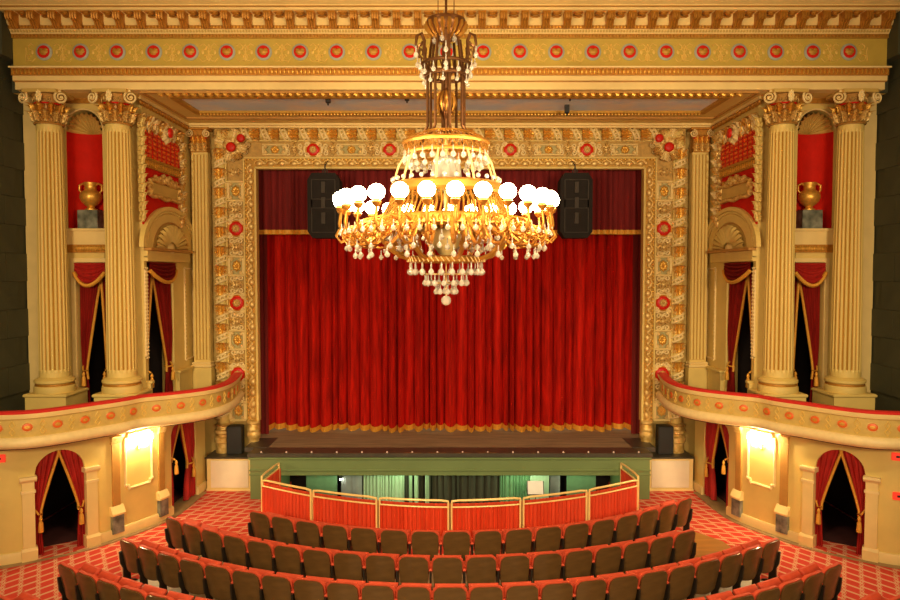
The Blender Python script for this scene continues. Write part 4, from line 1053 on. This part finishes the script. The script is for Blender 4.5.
    plan = [(-9.25, 12.75)] + [WZ(x, y, 3.0) for x, y in pp] + [(-5.42, 18.0)]
    plan = [(s * -p[0], p[1]) for p in plan]
    C_ = catmull(plan, 10); L_ = arclen(C_); sd = 1 if s < 0 else -1
    pz0, pz1 = 2.38, 3.0
    t = thing('box_parapet', (plan[5][0], plan[5][1], 2.3), 'curved cream box parapet with orange medallions and red padded rail', 'parapet', 'curved box parapets')
    mb = MB(); mb.sweep(C_, [(-.02, pz0 + .10), (0, pz0 + .16), (0, pz1 - .14), (.03, pz1 - .10), (-.16, pz1 - .10), (-.16, pz0 + .10)], True, sd); build(mb, 'face', 'parapet', t, 30)
    mb = MB(); mb.sweep(C_, [(-.02, pz1 - .135), (.035, pz1 - .12), (.05, pz1 - .06), (.05, pz1 - .035), (-.16, pz1 - .035), (-.16, pz1 - .135)], True, sd); build(mb, 'top_moulding', 'cream_pale', t, 40)
    mb = MB(); mb.sweep(C_, [(-.17, pz1 - .035), (.035, pz1 - .035), (.045, pz1 - .015), (.02, pz1 + .012), (-.15, pz1 + .012), (-.18, pz1 - .01)], True, sd); build(mb, 'padded_rail', 'rail_red', t, 60)
    mb = MB(); mb.sweep(C_, [(0, pz0 + .15), (.06, pz0 + .13), (.09, pz0 + .06), (.08, pz0), (.03, pz0 - .06), (-.2, pz0 - .08), (-.2, pz0 + .15)], True, sd); build(mb, 'bottom_moulding', 'ivory', t, 50)
    mb = MB(); mb.sweep(C_, [(-.205, 2.42), (-.19, 2.42), (-.19, pz1 - .04), (-.205, pz1 - .04)], True, sd); build(mb, 'lining', 'green_wall', t, 0)
    n = int((L_[-1] - .5) / .5); zmid = (pz0 + pz1) / 2 + .02
    for i in range(n):
        sl = .4 + .5 * i; p, ang = at_len(C_, L_, sl); nx, ny = sd * sin(ang), -sd * cos(ang)
        rz_ = atan2(ny, nx) + pi / 2
        o = put('medallion', DISC['orange_enamel'], t, (p[0] + nx * .002, p[1] + ny * .002, zmid), (0, 0, rz_), (.088, .06, .074))
        ob('boss', ROS['gold'], o, (0, -.24, 0), (0, 0, 0), (.55, .3, .45)); ob('surround', RING['gilt'], o, (0, 0, 0), (0, 0, 0), (1.12, .5, 1.15))
        if i < n - 1:
            p, ang = at_len(C_, L_, sl + .25); nx, ny = sd * sin(ang), -sd * cos(ang)
            put('spray', MSD, t, (p[0] + nx * .004, p[1] + ny * .004, zmid), (0, 0, atan2(ny, nx) + pi / 2), (1, 1, .8))
    # box floor slab
    poly = [(p[0] - 0, p[1]) for p in subpath(C_, .0, L_[-1], 60)] + [(s * 6.0, 18.15), (s * XW, 18.15)]
    mb = MB(); mb.prism(poly, 'z', 2.30, 2.42); struct('floor_box_' + nm, mb, 'dark_carpet', 'dark carpeted floor of the side box', 'floor', 0)

    # ================= lower wall
    lw = [(-9.27, 13.25), (-8.55, 13.32), (-8.05, 13.62), (-7.40, 14.12), (-6.98, 14.66), (-6.62, 15.30), (-6.42, 15.85), (-6.36, 16.6), (-6.34, 17.4), (-6.30, 17.95)]
    lw = [(s * -p[0], p[1] - .10 - .10 * max(0, min(1, (15.0 - p[1]) / 1.5))) for p in lw]; CW = catmull(lw, 10); LW = arclen(CW)
    s_at = lambda D: next(LW[i] for i in range(len(CW)) if CW[i][1] >= D)
    
    def s_px(px, z=1.2):
        best = 0; bd = 9e9
        for i in range(400):
            q = LW[-1] * i / 399; p, _ = at_len(CW, LW, q); dpt = p[1] * cos(PITCH) - (z - CZ) * sin(PITCH); e = abs(450 - abs(p[0]) * F / dpt - px)
            if e < bd: bd = e; best = q
        return best
    a0, a1 = s_px(34.5), s_px(85.5); b0, b1 = s_px(171.5), s_px(196); ZT = 2.32; TH = .28
    def strip(mb, s0, s1, zl, n):
        pts = [at_len(CW, LW, s0 + (s1 - s0) * i / n) for i in range(n + 1)]; vs = []
        for i, (p, ang) in enumerate(pts):
            nx, ny = sd * sin(ang), -sd * cos(ang); z = zl(i / n)
            for o, zz in ((0, z), (0, ZT), (-TH, ZT), (-TH, z)): vs.append((p[0] + nx * o, p[1] + ny * o, zz))
        fs = [(0, 1, 2, 3), (n * 4, n * 4 + 1, n * 4 + 2, n * 4 + 3)]
        for i in range(n):
            for j in range(4): k = (j + 1) % 4; fs.append((i * 4 + j, i * 4 + k, i * 4 + 4 + k, i * 4 + 4 + j))
        mb.add(vs, fs)
    mb = MB(); strip(mb, 0, a0, lambda u: 0, 14); strip(mb, a1, b0, lambda u: 0, 26); strip(mb, b1, LW[-1], lambda u: 0, 6)
    zs1 = 1.62
    strip(mb, a0, a1, lambda u: zs1 + (2.09 - zs1) * sqrt(max(0, 1 - (2 * u - 1) ** 2)), 22)
    strip(mb, b0, b1, lambda u: 1.86 + .22 * sqrt(max(0, 1 - (2 * u - 1) ** 4)), 16)
    lwall = struct('wall_lower_' + nm, mb, 'cream', 'curved cream wall below the box with arched doorway and sconce panel', 'wall', 40)
    def wp(sl, off=0.0):
        p, ang = at_len(CW, LW, sl); nx, ny = sd * sin(ang), -sd * cos(ang); return (p[0] + nx * off, p[1] + ny * off), ang, (nx, ny)
    def run(mb, s0, s1, prof, n=14): mb.sweep([wp(s0 + (s1 - s0) * i / n)[0] for i in range(n + 1)], prof, True, sd)
    # baseboard and curb
    for (q0, q1) in ((0, a0 - .02), (a1 + .02, b0), (b1, LW[-1])):
        mb = MB(); run(mb, q0, q1, [(-.02, .02), (.05, .02), (.05, .18), (.03, .22), (-.02, .23)]); o = build(mb, 'baseboard', 'cream_pale', lwall, 30)
    mb = MB(); run(mb, 0, LW[-1] - .3, [(-.3, .0), (.15, .0), (.15, .02), (.13, .03), (-.3, .03)], 60); cb = struct('trim_curb_' + nm, mb, 'curb_wood', 'brown wooden curb along the foot of the curved wall', 'curb', 30)
    # door pilasters
    dwid = .21
    for q, e in ((a0 - dwid, 1), (a1, -1)):
        mb = MB(); run(mb, q, q + dwid, [(-TH - .02, .03), (.06, .03), (.06, 1.62), (-TH - .02, 1.62)], 3); pl = build(mb, 'door_pilaster', 'cream_pale', lwall, 20)
        mb = MB(); run(mb, q - .03, q + dwid + .03, [(-TH - .02, .03), (.10, .03), (.10, .22), (.07, .27), (-TH - .02, .27)], 3); build(mb, 'base', 'cream_pale', pl, 20)
        mb = MB(); run(mb, q - .04, q + dwid + .04, [(-TH - .02, 1.56), (.08, 1.56), (.12, 1.61), (.12, 1.66), (-TH - .02, 1.66)], 3); run(mb, q - .02, q + dwid + .02, [(0, 1.34), (.08, 1.34), (.08, 1.39), (0, 1.39)], 3); build(mb, 'cap', 'ivory', pl, 20)
    # painted pilasters either side of the sconce panel
    m0, m1 = s_px(112), s_px(158)
    for q in (m0, m1):
        mb = MB(); run(mb, q, q + .17, [(-.02, .60), (.035, .60), (.035, 2.16), (-.02, 2.16)], 3); pl = build(mb, 'wall_pilaster', 'ochre', lwall, 20)
        mb = MB(); run(mb, q - .04, q + .21, [(-.02, .14), (.09, .14), (.09, .52), (-.02, .52)], 3); build(mb, 'marble_base', 'marble', pl, 20)
        mb = MB(); run(mb, q - .06, q + .23, [(-.02, .52), (.11, .52), (.12, .56), (.09, .62), (.06, .67), (.04, .71), (-.02, .71)], 3); build(mb, 'base_moulding', 'cream_pale', pl, 30)
        mb = MB(); run(mb, q - .03, q + .20, [(-.02, 2.02), (.06, 2.02), (.09, 2.10), (.10, 2.18), (-.02, 2.18)], 3); build(mb, 'gilt_cap', 'gilt', pl, 30)
    q0, q1 = s_px(125), s_px(151); zlo, zhi = 1.00, 2.14; mb = MB()
    pts = [(q0 + .08, zhi), (q1 - .08, zhi), (q1 - .06, zhi - .06), (q1, zhi - .08), (q1, zlo + .08), (q1 - .06, zlo + .06), (q1 - .08, zlo), (q0 + .08, zlo), (q0 + .06, zlo + .06), (q0, zlo + .08), (q0, zhi - .08), (q0 + .06, zhi - .06)]
    dense = []
    for i in range(len(pts)):
        a, b = pts[i], pts[(i + 1) % len(pts)]
        for k in range(3): dense.append((a[0] + (b[0] - a[0]) * k / 3, a[1] + (b[1] - a[1]) * k / 3))
    mb.tube([(*wp(q, .02)[0], z) for q, z in dense], .028, 6, True)
    for q, z in pts[::1]: p = wp(q, .03)[0]; mb.ball((p[0], p[1], z), .04, 6)
    build(mb, 'panel_moulding', 'ivory', lwall)
    # sconce
    qm = (q0 + q1) / 2; (bx_, by_), ang, (nx, ny) = wp(qm, 0.0)
    t = thing('wall_sconce', (bx_, by_, 1.86), 'bright double wall sconce on the cream panel below the box', 'sconce', 'double wall sconces', atan2(ny, nx) + pi / 2)
    mb = MB(); mb.lathe([(.09, 0), (.085, .02), (.04, .035), (.02, .05)], 14); mb.xf(Matrix.Rotation(pi / 2, 4, 'X')); build(mb, 'back_plate', 'brass', t, 50, True)
    for e in (-1, 1):
        mb = MB(); mb.tube([(0, -.04, 0), (e * .06, -.10, -.05), (e * .13, -.14, -.02), (e * .15, -.15, .05)], .014, 6); mb.lathe([(.02, .05), (.05, .07), (.055, .09)], 10, (e * .15, -.15, 0)); arm = build(mb, 'arm', 'brass', t, 50, True)
        mb = MB(); mb.ball((e * .15, -.15, .16), .085, 14, 1, 1, 1.05); build(mb, 'bulb_globe', 'bulb', arm, 60, True)
    # drapes in the arched doorway
    (pl_, angl, nl), (pr_, angr, nr_) = wp(a0, -.10), wp(a1, -.10)
    dvec = Vector((pr_[0] - pl_[0], pr_[1] - pl_[1])); W_ = dvec.length; dvec /= W_; nn = Vector((sd * dvec.y, -sd * dvec.x))
    for (pt, dv) in ((pl_, dvec), (pr_, -dvec)):
        drape(None, 'door_drape', (pt[0], pt[1], .05), (dv.x, dv.y), (nn.x, nn.y), W_, 2.02, .82, .0, W_ * .515, 1, .15, 'drape_red', 4, .035, tie_w=.10, label='red drape with gold edge tied back in the arched doorway below the box', group='drapes in the arched doorways')
    mb = MB(); run(mb, a0, a1, [(-.75, .0), (.10, .0), (.10, .045), (-.75, .045)], 10); build(mb, 'threshold', 'carpet', lwall, 0)
    # drapes in the stage side doorway
    (pl_, _, _), (pr_, _, _) = wp(b0 + .02, -.10), wp(b1 - .02, -.10); dvec = Vector((pr_[0] - pl_[0], pr_[1] - pl_[1])); W_ = dvec.length; dvec /= W_; nn = Vector((sd * dvec.y, -sd * dvec.x))
    drape(None, 'door_drape', (pr_[0], pr_[1], .06), (-dvec.x, -dvec.y), (nn.x, nn.y), W_, 2.0, .85, .08, W_ * .56, 1, .55, 'drape_red', 5, .06, tie_w=.25, label='red drape tied back beside the white plinth in the stage side doorway', group='drapes beside the white plinths')
    drape(None, 'door_drape', (pl_[0], pl_[1], .06), (dvec.x, dvec.y), (nn.x, nn.y), W_, 2.0, 1.2, .0, W_ * .44, 1, .12, 'drape_red', 4, .05, tie_w=.12, label='red drape on the sconce side of the stage side doorway', group='drapes on the sconce side of the doorways')
    # corridor walls added to block stray light, shade painted on in near-black
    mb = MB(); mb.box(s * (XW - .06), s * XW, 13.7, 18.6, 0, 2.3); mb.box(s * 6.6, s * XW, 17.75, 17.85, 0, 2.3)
    struct('wall_corridor_' + nm, mb, 'dark_room', 'light-blocking wall inside the doorway below the box with shade painted near-black', 'wall', 0)
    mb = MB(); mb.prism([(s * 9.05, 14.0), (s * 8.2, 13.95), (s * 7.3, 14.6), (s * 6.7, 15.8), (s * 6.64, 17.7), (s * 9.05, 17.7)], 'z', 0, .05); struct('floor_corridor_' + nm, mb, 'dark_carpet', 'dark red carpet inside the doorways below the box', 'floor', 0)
    # small red call sign on the wall
    for (px, py) in (((1, 458.5),) if s < 0 else ((896, 456.5), (898, 496))):
        p, ang, (nx, ny) = wp(s_px(px if s < 0 else 900 - px), .0)
        zz = ZD(py, p[1]); t = thing('wall_sign', (p[0], p[1], zz), 'small red lit sign on the cream wall above the doorway pilaster' if py < 470 else 'small red alarm plate lower on the cream wall', 'sign', 'red wall signs' if py < 470 else None, atan2(ny, nx) + pi / 2)
        mb = MB(); mb.box(-.10, .10, -.035, 0, -.075, .075, .01); build(mb, 'plate', 'sign_red', t, 20, True)
        mb = MB(); mb.box(-.03, .03, -.042, -.035, -.02, .02); build(mb, 'mark', 'black', t, 0, True)
for s in (-1, 1): side_box(s)

# ================================================================== SEATS
def seat_meshes():
    m = {}
    def backp(y0, th, w, z0, z1, hump, inset=0.0):
        mb = MB(); nu, nv = 10, 6
        def top(u): a = 2 * u - 1; return z1 - hump * (abs(a) ** 4) - .018 * (1 if abs(a) > .96 else 0)
        def pt(u, v, y):
            a = 2 * u - 1; k = 1 - .10 * (1 - v) ** 2 - .05 * max(0, (v - .6) / .4) ** 2
            z = z0 + (top(u) - z0) * v + .03 * (a * a) * (1 - v); lean = -.10 * (v) ; curve = .045 * a * a
            return (a * w * k, y + lean + curve, z)
        o = 0
        vs = [pt(i / nu, j / nv, y0) for j in range(nv + 1) for i in range(nu + 1)] + [pt(i / nu, j / nv, y0 + th) for j in range(nv + 1) for i in range(nu + 1)]
        K = (nu + 1) * (nv + 1); fs = []
        for j in range(nv):
            for i in range(nu):
                a = j * (nu + 1) + i; fs.append((a, a + 1, a + nu + 2, a + nu + 1)); fs.append((K + a, K + a + nu + 1, K + a + nu + 2, K + a + 1))
        rim = [i for i in range(nu + 1)] + [j * (nu + 1) + nu for j in range(1, nv + 1)] + [nv * (nu + 1) + i for i in range(nu - 1, -1, -1)] + [j * (nu + 1) for j in range(nv - 1, 0, -1)]
        for a, b in zip(rim, rim[1:] + rim[:1]): fs.append((a, b, K + b, K + a))
        return mb.add(vs, fs)
    m['back_panel'] = backp(0, .028, .247, .30, .88, .06).mesh('back_panel', 'seat_wood', 50)
    m['back_cushion'] = backp(.030, .055, .266, .50, .890, .045).mesh('back_cushion', 'seat_red', 60)
    mb = MB(); mb.grid(lambda u, v: ((2 * u - 1) * .235, .05 + .02 * sin(pi * u) * sin(pi * v) , .0), 1, 1)
    mb = MB(); mb.box(-.235, .235, 0, .44, -.045, .05, .03); mb.xf(Matrix.Translation((0, .08, .43)) @ Matrix.Rotation(radians(40), 4, 'X')); m['seat'] = mb.mesh('seat', 'seat_red', 40)
    mb = MB(); mb.box(-.215, .215, .02, .42, -.062, -.045, .005); mb.xf(Matrix.Translation((0, .08, .43)) @ Matrix.Rotation(radians(40), 4, 'X')); m['seat_board'] = mb.mesh('seat_board', 'seat_wood', 40)
    mb = MB(); mb.prism([(-.02, 0), (.30, 0), (.26, .03), (.16, .06), (.14, .50), (.30, .56), (.32, .60), (-.05, .62), (-.03, .40), (.02, .30), (.02, .06)], 'x', -.016, .016); m['standard'] = mb.mesh('standard', 'seat_iron', 30)
    mb = MB(); mb.box(-.030, .030, .0, .34, .61, .65, .012); m['armrest'] = mb.mesh('armrest', 'seat_red', 40)
    return m
SM = seat_meshes()
PITCHS = .553
ROWLAB = ['in the row just behind the pit railing', 'in the second row behind the pit railing', 'in the third row behind the pit railing', 'in the fourth row behind the pit railing', 'in the fifth row behind the pit railing']
SEATS = 0
tilt_r = random.Random(21)
for ri, (r, a0, a1) in enumerate(ROWS):
    r_ = r; n = 17 if ri == 0 else int(round(radians(a1 - a0) * r_ / PITCHS)); da_ = (a1 - a0) / n
    for i in range(n):
        a = radians(a0 + da_ * (i + .5))
        if ri == 4 and abs(a) < radians(27): continue
        if ri == 3 and abs(a) < radians(13): continue
        x, y = r_ * sin(a), CY - r_ * cos(a); end = i in (0, n - 1)
        if ri == 1 and i == n - 1: end = True
        lab = 'aisle end dark backed red theatre seat beside the bare wooden floor patch' if (ri == 1 and i == n - 1) else ('aisle end dark backed red theatre seat ' if end else 'dark backed red theatre seat ') + ROWLAB[ri]
        z = .006 + .001 * ri
        t = thing('theatre_seat', (x, y, z), lab, 'seat', ('aisle end seats ' if end else 'seats ') + ROWLAB[ri], a)
        for nm in ('back_panel', 'back_cushion', 'seat', 'seat_board'):
            o = ob(nm, SM[nm], t)
        hw = radians(da_) * r_ / 2
        ob('standard', SM['standard'], t, (-hw, 0, 0)); ob('armrest', SM['armrest'], t, (-hw, 0, 0))
        if i == n - 1: ob('standard', SM['standard'], t, (hw - .017, 0, 0)); ob('armrest', SM['armrest'], t, (hw - .017, 0, 0))
        SEATS += 1

# ================================================================== CHANDELIER
CHX, CHD = -.05, 9.0
def chz(y): return ZD(y, CHD)
def chr_(px): return px / F * CHD
ch = thing('chandelier', (CHX, CHD, chz(305)), 'great tiered brass and crystal chandelier with a ring of lit globes', 'chandelier')
def cpt(r, a, z): return (CHX + r * cos(a), CHD + r * sin(a), z)
chz_ = chz
def chz(y): return chz_(y + 3.0)
mb = MB(); zt = chz(15)
mb.tube([(CHX, CHD, zt), (CHX, CHD, 11.36)], .018, 6)
for e in (-1, 1): mb.tube([(CHX + e * .10, CHD, zt), (CHX + e * .12, CHD, 11.36)], .007, 5)
build(mb, 'suspension_rods', 'brass_dark', ch)
mb = MB(); r = chr_(20); mb.lathe([(.02, chz(16)), (r * .95, chz(17)), (r, chz(20)), (r * .97, chz(25)), (r * .75, chz(31)), (r * .4, chz(37)), (.05, chz(39)), (.01, chz(40))], 28, (CHX, CHD, 0)); cb = build(mb, 'canopy_bowl', 'brass_dark', ch, 50)
mb = MB()
for k in range(18): a = 2 * pi * k / 18; mb.tube([cpt(r * 1.005, a, chz(21)), cpt(r * .98, a, chz(25)), cpt(r * .77, a, chz(31)), cpt(r * .42, a, chz(37))], [.02, .028, .022, .012], 5)
build(mb, 'bowl_ribs', 'brass_bright', cb, 60)
mb = MB(); mb.tube([(CHX, CHD, chz(39)), (CHX, CHD, chz(132))], .032, 10)
mb.lathe([(.03, chz(85)), (.055, chz(88)), (.07, chz(90)), (.11, chz(97)), (.115, chz(104)), (.085, chz(109)), (.05, chz(113)), (.03, chz(117))], 20, (CHX, CHD, 0)); stem = build(mb, 'stem', 'brass_dark', ch)
mb = MB()
for k in range(12): a = 2 * pi * k / 12; mb.tube([cpt(.06, a, chz(89)), cpt(.10, a, chz(94)), cpt(.122, a, chz(101)), cpt(.09, a, chz(109))], [.012, .02, .024, .01], 5)
build(mb, 'vase_ribs', 'brass_bright', stem, 60)
# upper crown ring with scrolls
ru = chr_(24); zu0 = chz(62); zu1 = chz(73)
mb = MB(); mb.tube([cpt(ru, 2 * pi * i / 32, zu0) for i in range(32)], .022, 6, True); mb.tube([cpt(ru * .86, 2 * pi * i / 32, zu1) for i in range(32)], .026, 6, True)
for k in range(24): a = 2 * pi * k / 24; mb.tube([cpt(ru, a, zu0), cpt(ru * .86, a + .13, zu1)], .009, 4)
build(mb, 'upper_ring', 'brass_dark', ch)
NU = 6
for k in range(NU):
    a = 2 * pi * (k + .5) / NU
    mb = MB(); mb.tube([cpt(ru * f, a, chz(y)) for f, y in ((.9, 63), (1.04, 54), (1.0, 42), (1.14, 35), (1.34, 38), (1.40, 47), (1.3, 50))], [.022, .024, .024, .022, .02, .016, .010], 6)
    mb.tube([cpt(ru * f, a, chz(y)) for f, y in ((1.0, 55), (1.18, 50), (1.25, 56), (1.12, 60))], .013, 5); mb.tube([cpt(ru * f, a, chz(y)) for f, y in ((.98, 47), (1.12, 43), (1.16, 48))], .011, 5)
    build(mb, 'crown_scroll', 'brass_dark', ch)
for k in range(8):
    a = 2 * pi * (k + .25) / 8; mb = MB(); mb.tube([cpt(chr_(14), a, chz(36)), cpt(chr_(17), a, chz(60)), cpt(chr_(18.5), a, chz(80)), cpt(chr_(18.5), a, chz(124)), cpt(chr_(23), a, chz(132)), cpt(chr_(33), a, chz(138))], .02, 6); build(mb, 'rod', 'brass_dark', ch)
# crystal drop (shared)
mb = MB(); mb.lathe([(.003, 0), (.006, -.01), (.009, -.05), (.006, -.062), (.016, -.072), (.028, -.088), (.031, -.104), (.024, -.122), (.008, -.133), (.001, -.135)], 8); DROP = mb.mesh('drop', 'crystal', 40)
def drops(r, z, n, ph=0.0, sc=1.0, two=False):
    for k in range(n):
        a = 2 * pi * (k + ph) / n; put('crystal_drop', DROP, ch, cpt(r, a, z), (0, 0, a), (sc, sc, sc))
for k in range(NU): 
    a = 2 * pi * (k + .5) / NU; put('crystal_drop', DROP, ch, cpt(ru * 1.39, a, chz(48)), (0, 0, 0), (1, 1, 1.1)); put('crystal_drop', DROP, ch, cpt(ru * 1.2, a, chz(60)), (0, 0, 0), (1, 1, 1.1))
drops(ru, zu0 - .02, 12, 0, 1.0); drops(ru * .92, zu1 - .01, 10, .3, .9)
drops(chr_(12), chz(30), 6, .2, 1.1); drops(chr_(16), chz(127), 8, .5, .9)
# middle filigree dish
rm = chr_(42); z0, z1, z2 = chz(131), chz(141), chz(151)
mb = MB(); mb.tube([cpt(rm, 2 * pi * i / 48, z1) for i in range(48)], .028, 6, True); mb.tube([cpt(rm * .95, 2 * pi * i / 48, z2) for i in range(48)], .022, 6, True); mb.tube([cpt(rm * .55, 2 * pi * i / 32, z0) for i in range(32)], .02, 6, True)
build(mb, 'middle_ring', 'brass_bright', ch)
mb = MB()
for k in range(40):
    a = 2 * pi * k / 40; mb.tube([cpt(.06, a, chz(128)), cpt(rm * .55, a, z0), cpt(rm * .85, a, chz(135)), cpt(rm, a, z1)], .010, 4)
    mb.tube([cpt(rm, a, z1), cpt(rm * .95, a + .08, z2)], .008, 4); mb.tube([cpt(rm, a, z1), cpt(rm * .95, a - .08, z2)], .008, 4)
stuff(build(mb, 'filigree', 'brass_bright', ch))
drops(rm * .99, z2 + .03, 26, .2, 1.15); drops(rm * .84, chz(155), 20, .1, 1.1)
# inner ribbed glass dome
mb = MB()
def dome(u, v): a = 2 * pi * u; rr = (chr_(15)) * (sin(v * pi / 2) ** .7) * (1 + .05 * cos(14 * a)); return (CHX + rr * cos(a), CHD + rr * sin(a), chz(178) + (chz(152) - chz(178)) * cos(v * pi / 2))
mb.grid(dome, 56, 8, cu=True); build(mb, 'ribbed_dome', 'crystal', ch, 50)
mb = MB(); mb.tube([(CHX, CHD, chz(132)), (CHX, CHD, chz(152))], .03, 8); mb.ball((CHX, CHD, chz(152)), .05, 10); build(mb, 'finial', 'brass', ch)
chz = chz_
RG = 1.34; rmain = .80; rin = .68
zg = chz(201.5)
for k in range(9):
    a = 2 * pi * (k + .5) / 9; mb = MB(); mb.tube([cpt(rm * .95, a, z2), cpt(rm * 1.12, a, chz(166)), cpt(rin, a, chz(186))], .014, 6); build(mb, 'stay', 'brass', ch)
# main rings
mb = MB(); mb.lathe([(rin, chz(184)), (rin + .03, chz(186)), (rin + .035, chz(192)), (rin, chz(195)), (rin - .03, chz(192)), (rin - .03, chz(186)), (rin, chz(184))], 54, (CHX, CHD, 0)); build(mb, 'inner_band', 'brass_bright', ch)
mb = MB(); mb.lathe([(rmain, chz(216)), (rmain + .05, chz(218)), (rmain + .04, chz(222)), (rmain + .06, chz(226)), (rmain, chz(229)), (rmain - .04, chz(222)), (rmain, chz(216))], 60, (CHX, CHD, 0)); build(mb, 'main_band', 'brass_bright', ch)
mb = MB()
for k in range(72):
    a = 2 * pi * k / 72; mb.tube([cpt(rin, a, chz(195)), cpt(rin + .05, a + .03, chz(205)), cpt(rmain + .02, a, chz(217))], .011, 4)
    mb.tube([cpt(rmain + .06, a + .02 * cos(q), chz(222) + .035 * sin(q)) for q in [2 * pi * j / 6 for j in range(7)]], .008, 4)
stuff(build(mb, 'pierced_work', 'brass_bright', ch))
drops(rin + .02, chz(179), 0); 
mb = MB(); mb.ball((0, 0, 0), .030, 8); BALLM = mb.mesh('bead', 'crystal', 60)
for k in range(30): put('crystal_bead', BALLM, ch, cpt(rin, 2 * pi * (k + .4) / 30, chz(181)))
NG = 27; phase = -pi / 2 + radians(4.6)
mb = MB()
mb.ball((0, 0, 0), .098, 20, 1, 1, .94); GLM = mb.mesh('globe', 'globe', 70)
def scrollpts(a, seq): return [cpt(r, a, chz(y)) for r, y in seq]
armm = MB()
base = [(rmain + .02, 222), (.98, 230), (1.14, 236), (1.24, 239), (1.33, 234), (1.36, 226), (RG, 214)]
low = [(.86, 226), (.95, 238), (1.08, 246), (1.22, 246), (1.30, 239), (1.24, 232), (1.14, 234), (1.14, 240)]
low2 = [(1.24, 239), (1.34, 243), (1.40, 237), (1.36, 231)]
cup = [(.012, chz(215)), (.045, chz(213)), (.062, chz(210)), (.05, chz(209)), (.055, chz(208))]
for k in range(NG):
    a = phase + 2 * pi * k / NG
    mb = MB(); mb.tube(scrollpts(a, base), [.026, .024, .022, .02, .018, .018, .018], 6); mb.tube(scrollpts(a, low), [.022, .022, .022, .02, .018, .016, .012, .010], 6); mb.tube(scrollpts(a, low2), .013, 5)
    mb.tube([cpt(1.19 + .085 * cos(q) * (1 - q / 26), a + .004 * q, chz(234) + .085 * sin(q) * (1 - q / 26)) for q in [k2 * .7 for k2 in range(17)]], .012, 5)
    mb.tube(scrollpts(a + .11, [(rmain + .03, 224), (.95, 219), (1.08, 222), (1.12, 230), (1.02, 233), (.98, 228)]), [.016, .016, .015, .013, .011, .008], 5)
    c = cpt(RG, a, 0); mb.lathe(cup, 12, c)
    arm = build(mb, 'arm', 'brass_bright', ch, 60)
    w = worg(ch); g = ob('globe', GLM, arm, Vector(cpt(RG, a, zg)) - w)
    for (rr, yy, da, sc) in ((1.16, 248, 0, 1.0), (1.34, 226, .06, .95), (1.34, 226, -.06, .95), (1.26, 241, .10, .95)):
        put('crystal_drop', DROP, ch, cpt(rr, a + da, chz(yy)), (0, 0, 0), (sc * 1.05,) * 3)
# lower basket
rl = chr_(36); zl0, zl1 = chz(256), chz(263)
mb = MB(); mb.lathe([(rl, zl0), (rl + .03, zl0 - .02), (rl + .02, zl1 + .02), (rl - .01, zl1), (rl - .03, zl1 + .03), (rl, zl0)], 40, (CHX, CHD, 0)); build(mb, 'lower_band', 'brass_bright', ch)
mb = MB()
for k in range(48):
    a = 2 * pi * k / 48; mb.tube([cpt(rl + .035, a, zl0 - .015), cpt(rl + .035, a + .09, zl1 + .015)], .008, 4)
stuff(build(mb, 'rope_work', 'brass', ch))
for k in range(8):
    a = 2 * pi * (k + .35) / 8
    mb = MB(); mb.tube(scrollpts(a, [(rmain, 228), (rmain + .03, 238), (rmain - .05, 248), (rl + .15, 256), (rl + .02, 259)]), [.03, .034, .034, .03, .026], 6)
    mb.tube(scrollpts(a, [(rmain - .02, 240), (.66, 242), (.62, 247), (.68, 250), (.72, 246)]), .014, 5); build(mb, 'basket_rib', 'brass_bright', ch)
mb = MB(); mb.lathe([(.02, chz(228)), (.16, chz(229)), (.20, chz(236)), (.17, chz(246)), (.09, chz(254)), (.02, chz(258))], 22, (CHX, CHD, 0)); mb.tube([(CHX, CHD, chz(178)), (CHX, CHD, chz(230))], .03, 8)
for k in range(4): a = pi / 4 + k * pi / 2; mb.tube([cpt(.02, a, zl1 + .04), cpt(rl, a, zl1 + .04)], .014, 5); mb.tube([cpt(.03, a, chz(190)), cpt(rin, a, chz(190))], .016, 5); mb.tube([cpt(.16, a, chz(232)), cpt(rmain, a, chz(226))], .016, 5)
mb.tube([(CHX, CHD, chz(256)), (CHX, CHD, chz(296))], .008, 5)
for y_, r_2 in ((274, 21), (283, 10)):
    mb.tube([cpt(chr_(r_2), 2 * pi * i / 24, chz(y_)) for i in range(24)], .010, 5, True)
    for k in range(3): a = k * 2.094; mb.tube([cpt(0, a, chz(y_)), cpt(chr_(r_2), a, chz(y_))], .006, 4)
build(mb, 'lower_bowl', 'brass', ch)
drops(rl, zl1 + .01, 22, .1, 1.25); drops(chr_(21), chz(273.5), 14, .3, 1.2); drops(chr_(10), chz(282.5), 8, .2, 1.15)
drops(rmain - .04, chz(231), 30, .2, 1.1); drops(.62, chz(240), 20, .1, 1.1)
mb = MB(); mb.ball((CHX, CHD, chz(300.5)), chr_(5), 18); build(mb, 'crystal_ball', 'crystal', ch, 60)
mb = MB(); mb.lathe([(.02, 11.36), (.35, 11.36), (.33, 11.31), (.2, 11.28), (.05, 11.22), (.02, 11.2)], 28, (CHX, CHD, 0)); build(mb, 'ceiling_rose', 'gilt', ch)
